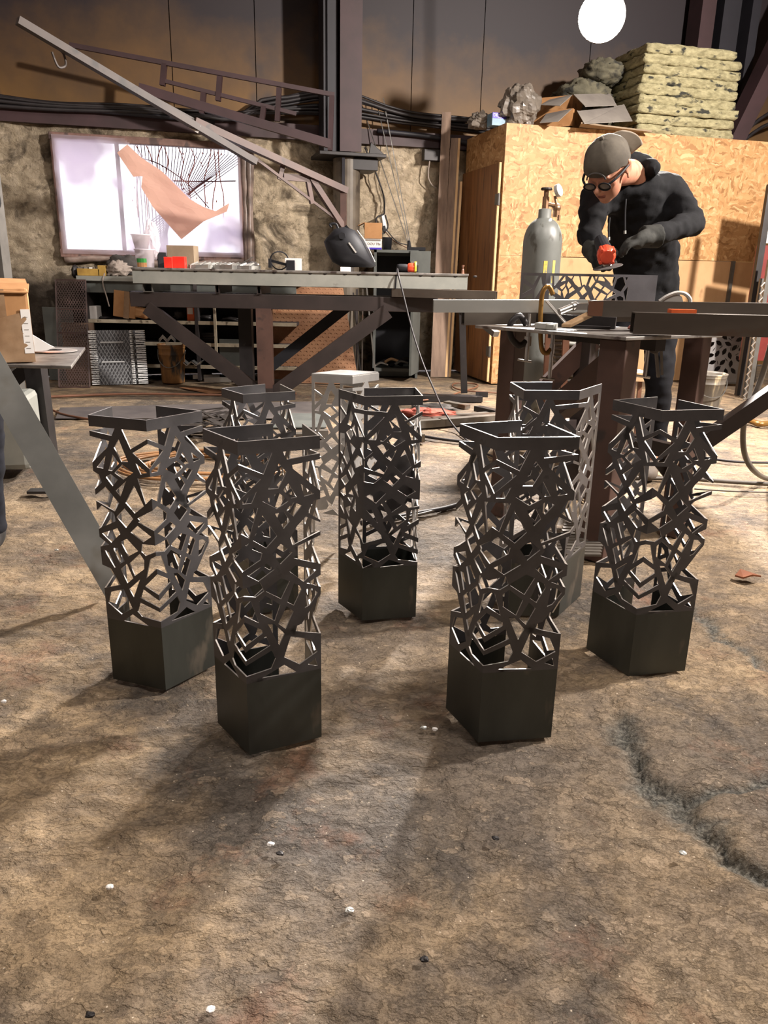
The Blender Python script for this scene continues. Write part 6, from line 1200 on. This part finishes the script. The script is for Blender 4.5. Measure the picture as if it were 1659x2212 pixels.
for dx, x, y0, y1 in ((0, 1352, 430, 498), (1, 1317, 470, 512)): b.tube([P(x, y0, 3.70), P(x-2, (y0+y1)/2, 3.69), P(x-2, y1, 3.68)], .004, 6); b.cyl(P(x-2, y1, 3.68), P(x-2, y1+7, 3.68), .006, n=8, mi=1)
b.build('drawstring', ['black', 'lighttube'], t)
# gloves
lw, rw = J['lw'][0], J['rw'][0]
gl = hand(lw+V((.02, .0, 0)), P(1350, 522, 3.42)-lw, V((-.1, .35, -.9)), V((.25, .85, .25)), .85, 1.35); b = B(); b.cyl(lw+V((.05, .02, .005)), lw-V((.03, 0, 0)), .05, .046); gl.append((b.v, b.f))
o = B().mesh(fuse(gl, .006, 3)).build('glove', 'glove', t, smooth=True)
gr = hand(rw+V((0, -.0, .0)), P(1302, 556, 3.40)-rw, V((.35, .0, -.9)), V((.9, -.1, .3)), .8, 1.3); b = B(); b.cyl(rw+V((-.02, .05, .02)), rw+V((0, -.04, -.01)), .046, .05); gr.append((b.v, b.f))
B().mesh(fuse(gr, .006, 3)).build('glove', 'glove', t, smooth=True)
# grinder in his hands
gc_ = P(1309, 549, 3.31); ax = unit((.12, 1, .30))
t = thing('angle_grinder', 'orange-red angle grinder held over the lattice workpiece', 'grinder', gc_)
b = B(); b.lathe([(.001, -.045), (.026, -.045), (.036, -.03), (.037, .0), (.034, .02), (.001, .02)], gc_, 20, ax)
for a in (.7, 2.3, 3.9, 5.5): b.cyl(gc_+Matrix.Rotation(a, 3, ax) @ V((.033, 0, .0))-ax*.048, gc_+Matrix.Rotation(a, 3, ax) @ V((.033, 0, 0))+ax*.01, .008, n=8)
b.build('gear_head', 'grinder', t, smooth=False, bevel=.003); B().cyl(gc_+ax*.02, gc_+ax*.2, .033, .028, n=18).build('motor_housing', 'black', t)
dn = unit((-.22, -.10, .97)); dc_ = P(1313, 577, 3.30)
b = B(); b.cyl(gc_-V((0, 0, .02)), dc_, .02, .018, n=12); b.build('spindle', 'chrome', t); B().lathe([(.001, -.004), (.058, -.002), (.060, .0), (.058, .002), (.02, .006), (.001, .006)], dc_, 36, dn).build('grinding_disc', 'darkdisc', t)
# second person at the left edge
px = P(-26, 1120, 2.65).x+.09; py = 2.62
J2 = {k: (V(v), r) for k, (v, r) in {'pel': ((px-.14, py, .93), (.16, .12)), 'waist': ((px-.14, py, 1.08), (.15, .11)), 'chest': ((px-.14, py, 1.27), (.16, .12)), 'up': ((px-.14, py, 1.42), (.13, .1)), 'neck': ((px-.14, py, 1.51), .055),
      'ls': ((px+.04, py, 1.43), .07), 'le': ((px+.06, py-.02, 1.15), .052), 'lw': ((px+.0, py-.12, .95), .04), 'rs': ((px-.33, py, 1.43), .07), 're': ((px-.37, py, 1.15), .052), 'rw': ((px-.34, py-.1, .93), .04),
      'lh': ((px-.06, py, .86), .09), 'lk': ((px-.035, py-.03, .50), .072), 'la': ((px-.09, py+.04, .13), .055), 'rh': ((px-.23, py, .86), .09), 'rk': ((px-.26, py, .50), .068), 'ra': ((px-.27, py+.03, .13), .055), 'ltoe': ((px-.07, py-.25, 0), 0.), 'rtoe': ((px-.27, py-.25, 0), 0.), 'toe': ((0, 0, 0), 0.)}.items()}
t, hp2, R2 = person('person in dark navy work trousers standing at the left edge, only one leg seen', J2, V((px-.14, py-.03, 1.63)), V((1, 0, 0)), V((0, -1, 0)), V((0, 0, 1)), (px-.1, py, 0), legs='denim', shoes='darkboot')
b = B(); b.ball(hp2(0, -.015, .045), (.081, .1, .09), 24, 16); b.build('hair', 'hair', t, smooth=True)
for k, sg in (('lw', 1), ('rw', -1)):
    B().mesh(fuse(hand(J2[k][0], (0, -.3, -1), (-sg, 0, 0), (0, -1, .2), .35, 1.0), .006, 3)).build('hand', 'skin', t, smooth=True)
# ---------------------------------------------------------------- floor clutter
random.seed(21)
for i in range(34):
    x, y = random.uniform(405, 505), random.uniform(893, 952); 
    q = G(x, y); z = max(0, .055*(1-abs(x-455)/55))*random.random(); b = B()
    b.box(q+V((0, 0, .012+z)), (random.uniform(.1, .28), random.uniform(.02, .06), .006), Matrix.Rotation(random.uniform(-1, 1), 3, 'Z') @ Matrix.Rotation(random.uniform(-.35, .35), 3, 'Y'))
    tag(b.build('steel_scrap', 'scrap'), 'dark steel strip in the scrap heap behind the left pedestals', 'scrap', 'scrap strips heaped on the floor')
c = G(440, 1010)
for i in range(6):
    r = .26+.03*i; q = c+V((random.uniform(-.04, .04), random.uniform(-.05, .05), .012+.004*i))
    tag(B().tube([q+V((r*math.cos(a)*1.1, r*math.sin(a)*.8, .006*math.sin(a*3+i))) for a in [k*PI/8 for k in range(17)]], .0075, 7, 3).build('hose_loop', 'hose', smooth=True), 'orange hose loop coiled on the floor behind the left pedestals', 'hose', 'coils of the orange hose')
def cord(name, label, pts, r, mt, z=.012): return tag(B().tube([G(x, y, z) for x, y in pts], r, 7, 5).build(name, mt, smooth=True), label, 'cable')
cord('floor_cable', 'thin dark cable across the far floor before the shelves', ((-40, 862), (110, 857), (230, 852), (330, 851), (500, 853), (640, 850)), .010, 'copper')
cord('floor_cable', 'brown cable winding from the small table leg to the left pedestal', ((40, 866), (90, 876), (130, 893), (170, 902), (215, 908), (300, 915)), .008, 'copper')
cord('floor_cable', 'double black cable curving behind the middle pedestal', ((780, 1130), (850, 1118), (905, 1108), (960, 1098), (1010, 1084), (1060, 1075)), .011, 'blackcable')
cord('floor_cable', 'second black cable just below the double one, middle of the floor', ((800, 1136), (870, 1119), (920, 1108), (975, 1092), (1030, 1080)), .007, 'hosegrey')
cord('floor_cable', 'thin cable looping on the floor before the booth door', ((905, 866), (960, 858), (1000, 845), (1030, 836), (1025, 829), (985, 828), (978, 835), (1000, 843), (1060, 848), (1120, 850)), .007, 'copper')
cord('floor_cable', 'black cable from behind the middle pedestal to the right', ((890, 938), (950, 948), (1010, 955), (1070, 962)), .009, 'blackcable')
cord('floor_cable', 'grey cable along the floor below the worker boots, nearest line', ((1290, 1036), (1400, 1033), (1480, 1034), (1570, 1040), (1700, 1048)), .011, 'hosegrey')
cord('floor_cable', 'dark cable behind the right pedestal, upper line', ((1500, 985), (1550, 993), (1600, 998), (1700, 1000)), .007, 'blackcable')
cord('floor_cable', 'thin wire on the floor right of the right pedestal', ((1500, 1056), (1560, 1060), (1610, 1062), (1700, 1064)), .004, 'hosegrey')
h = [P(1668, 735, 3.2), P(1650, 800, 3.25), P(1632, 850, 3.25), P(1612, 895, 3.25), P(1605, 940, 3.3), P(1610, 985, 3.35), P(1630, 1018, 3.4), G(1662, 1035, .015), G(1720, 1040, .015)]
tag(B().tube(h, .0125, 8, 6).build('rubber_hose', 'hosegrey', smooth=True), 'grey rubber hose hanging at the right edge and turning onto the floor', 'hose')
cord('rope', 'dark rope lying on the floor right of the diagonal strut', ((1590, 912), (1615, 908), (1640, 916), (1665, 915), (1700, 918)), .02, 'goldclamp', .02)
for i in range(4): cord('floor_cable', ('first', 'second', 'third', 'fourth')[i]+' loop of dark cable bunched behind the bent-flap pedestal', [(1285+45*math.cos(a)+4*i, 1045+6*i+18*math.sin(a)) for a in [k*PI/6 for k in range(12)]], .008, 'hosegrey')
for i, (x0, y0, x1, y1, h_, mt, lb) in enumerate(((880, 918, 1075, 903, .05, 'flatbar', 'nearest long square bar on the floor behind the middle pedestal'), (880, 910, 1075, 896, .03, 'tubesteel', 'middle long bar on the floor behind the nearest one'), (895, 904, 1060, 893, .02, 'flatbar', 'thin farthest long bar on the floor'), (964, 870, 1010, 879, .03, 'flatbar', 'short grey bar on the floor near the stand foot'), (1030, 882, 1075, 892, .04, 'blacksteel', 'short dark channel on the floor by the brown table leg'))):
    b = B(); p, q = G(x0, y0, h_/2), G(x1, y1, h_/2); b.bar(p, q, .06, h_); tag(b.build('floor_bar', mt), lb, 'bar')
for i, (x, y, w_, lb) in enumerate(((690, 938, .10, 'small square tube offcut behind the front left pedestal'), (660, 945, .12, 'short flat offcut left of the square tube offcut'), (905, 946, .05, 'small steel block right behind the middle pedestal'))): b = B(); q = G(x, y, .03); b.tubebar(q+V((-w_/2, 0, 0)), q+V((w_/2, .02, 0)), .06, .05, .005); tag(b.build('tube_offcut', 'flatbar'), lb, 'offcut')
for i in range(13):
    y = 1122+i*6.2; b = B(); p, q = G(1222-2*i, y, .01+.008*i), G(1312-1.2*i, y+1.5, .01+.008*i); b.bar(p, q, .02, .008); tag(b.build('floor_slat', 'flatbar'), 'dark flat bar in the row lying under the steel table', 'bar', 'flat bars lying under the steel table')
b = clump(G(922, 892, .03), (.42, .2, .075), 41, .3, 2.4, 40, 22); tag(b.build('red_rag', 'redrag', smooth=True), 'faded red rag on the floor behind the middle pedestal', 'rag')
b = clump(G(935, 882, .03), (.34, .14, .08), 43, .3, 2.4, 34, 20); tag(b.build('dark_rag', 'darkrag', smooth=True), 'dark rag on the floor just behind the red rag', 'rag')
b = B(); q = G(1612, 1246, .008); b.prism([q+V(p) for p in ((-.04, .0, 0), (-.01, .03, .012), (.03, .02, .0), (.045, -.012, .004), (.01, -.022, .012), (-.02, -.02, 0))], (0, 0, .006)); tag(b.build('dry_leaf', 'leaf'), 'small brown scrap on the floor at the right edge', 'leaf')
b = B(); p, q = G(388, 835, .004), G(470, 846, .004); b.prism([G(388, 838, .002), G(440, 838, .002), G(500, 848, .002), G(450, 850, .002)], (0, 0, .006)); tag(b.build('rusty_plate', 'tread'), 'flat rusty plate on the floor in front of the bucket', 'plate')
b = B(); b.prism([G(600, 895, .003), G(705, 895, .003), G(705, 925, .003), G(590, 925, .003)], (0, 0, .008)); tag(b.build('floor_plate', 'greyblue'), 'grey flat plate on the floor behind the left pedestals', 'plate')
b = B(); b.prism([G(130, 882, .002), G(690, 868, .002), G(700, 905, .002), G(120, 905, .002)], (0, 0, .006)); tag(b.build('floor_shadow_plate', mat('floor_shadow_grey', '#3f3a3a', '#544e4b', scale=4, rough=.6)), 'wide dark sheet standing in for the floor shadow before the far table', 'sheet')  # thin dark plate, floor shadow built as a sheet
for i, (x, y) in enumerate(((237, 1916), (917, 2072), (915, 1572), (585, 1823), (605, 1843), (122, 1188), (455, 2180), (1070, 1810), (1475, 1842), (940, 1575), (195, 2192), (755, 1965), (8, 1515))):
    b = clump(G(x, y, .004), (.016, .012, .007), 50+i, .3, 2, 8, 6); o = b.build('debris_chip', ('white', 'blacksteel', 'lighttube')[i % 3]); tag(o, ('pale', 'black', 'grey')[i % 3]+' chip lying on the bare front floor', 'debris', 'loose chips on the floor')
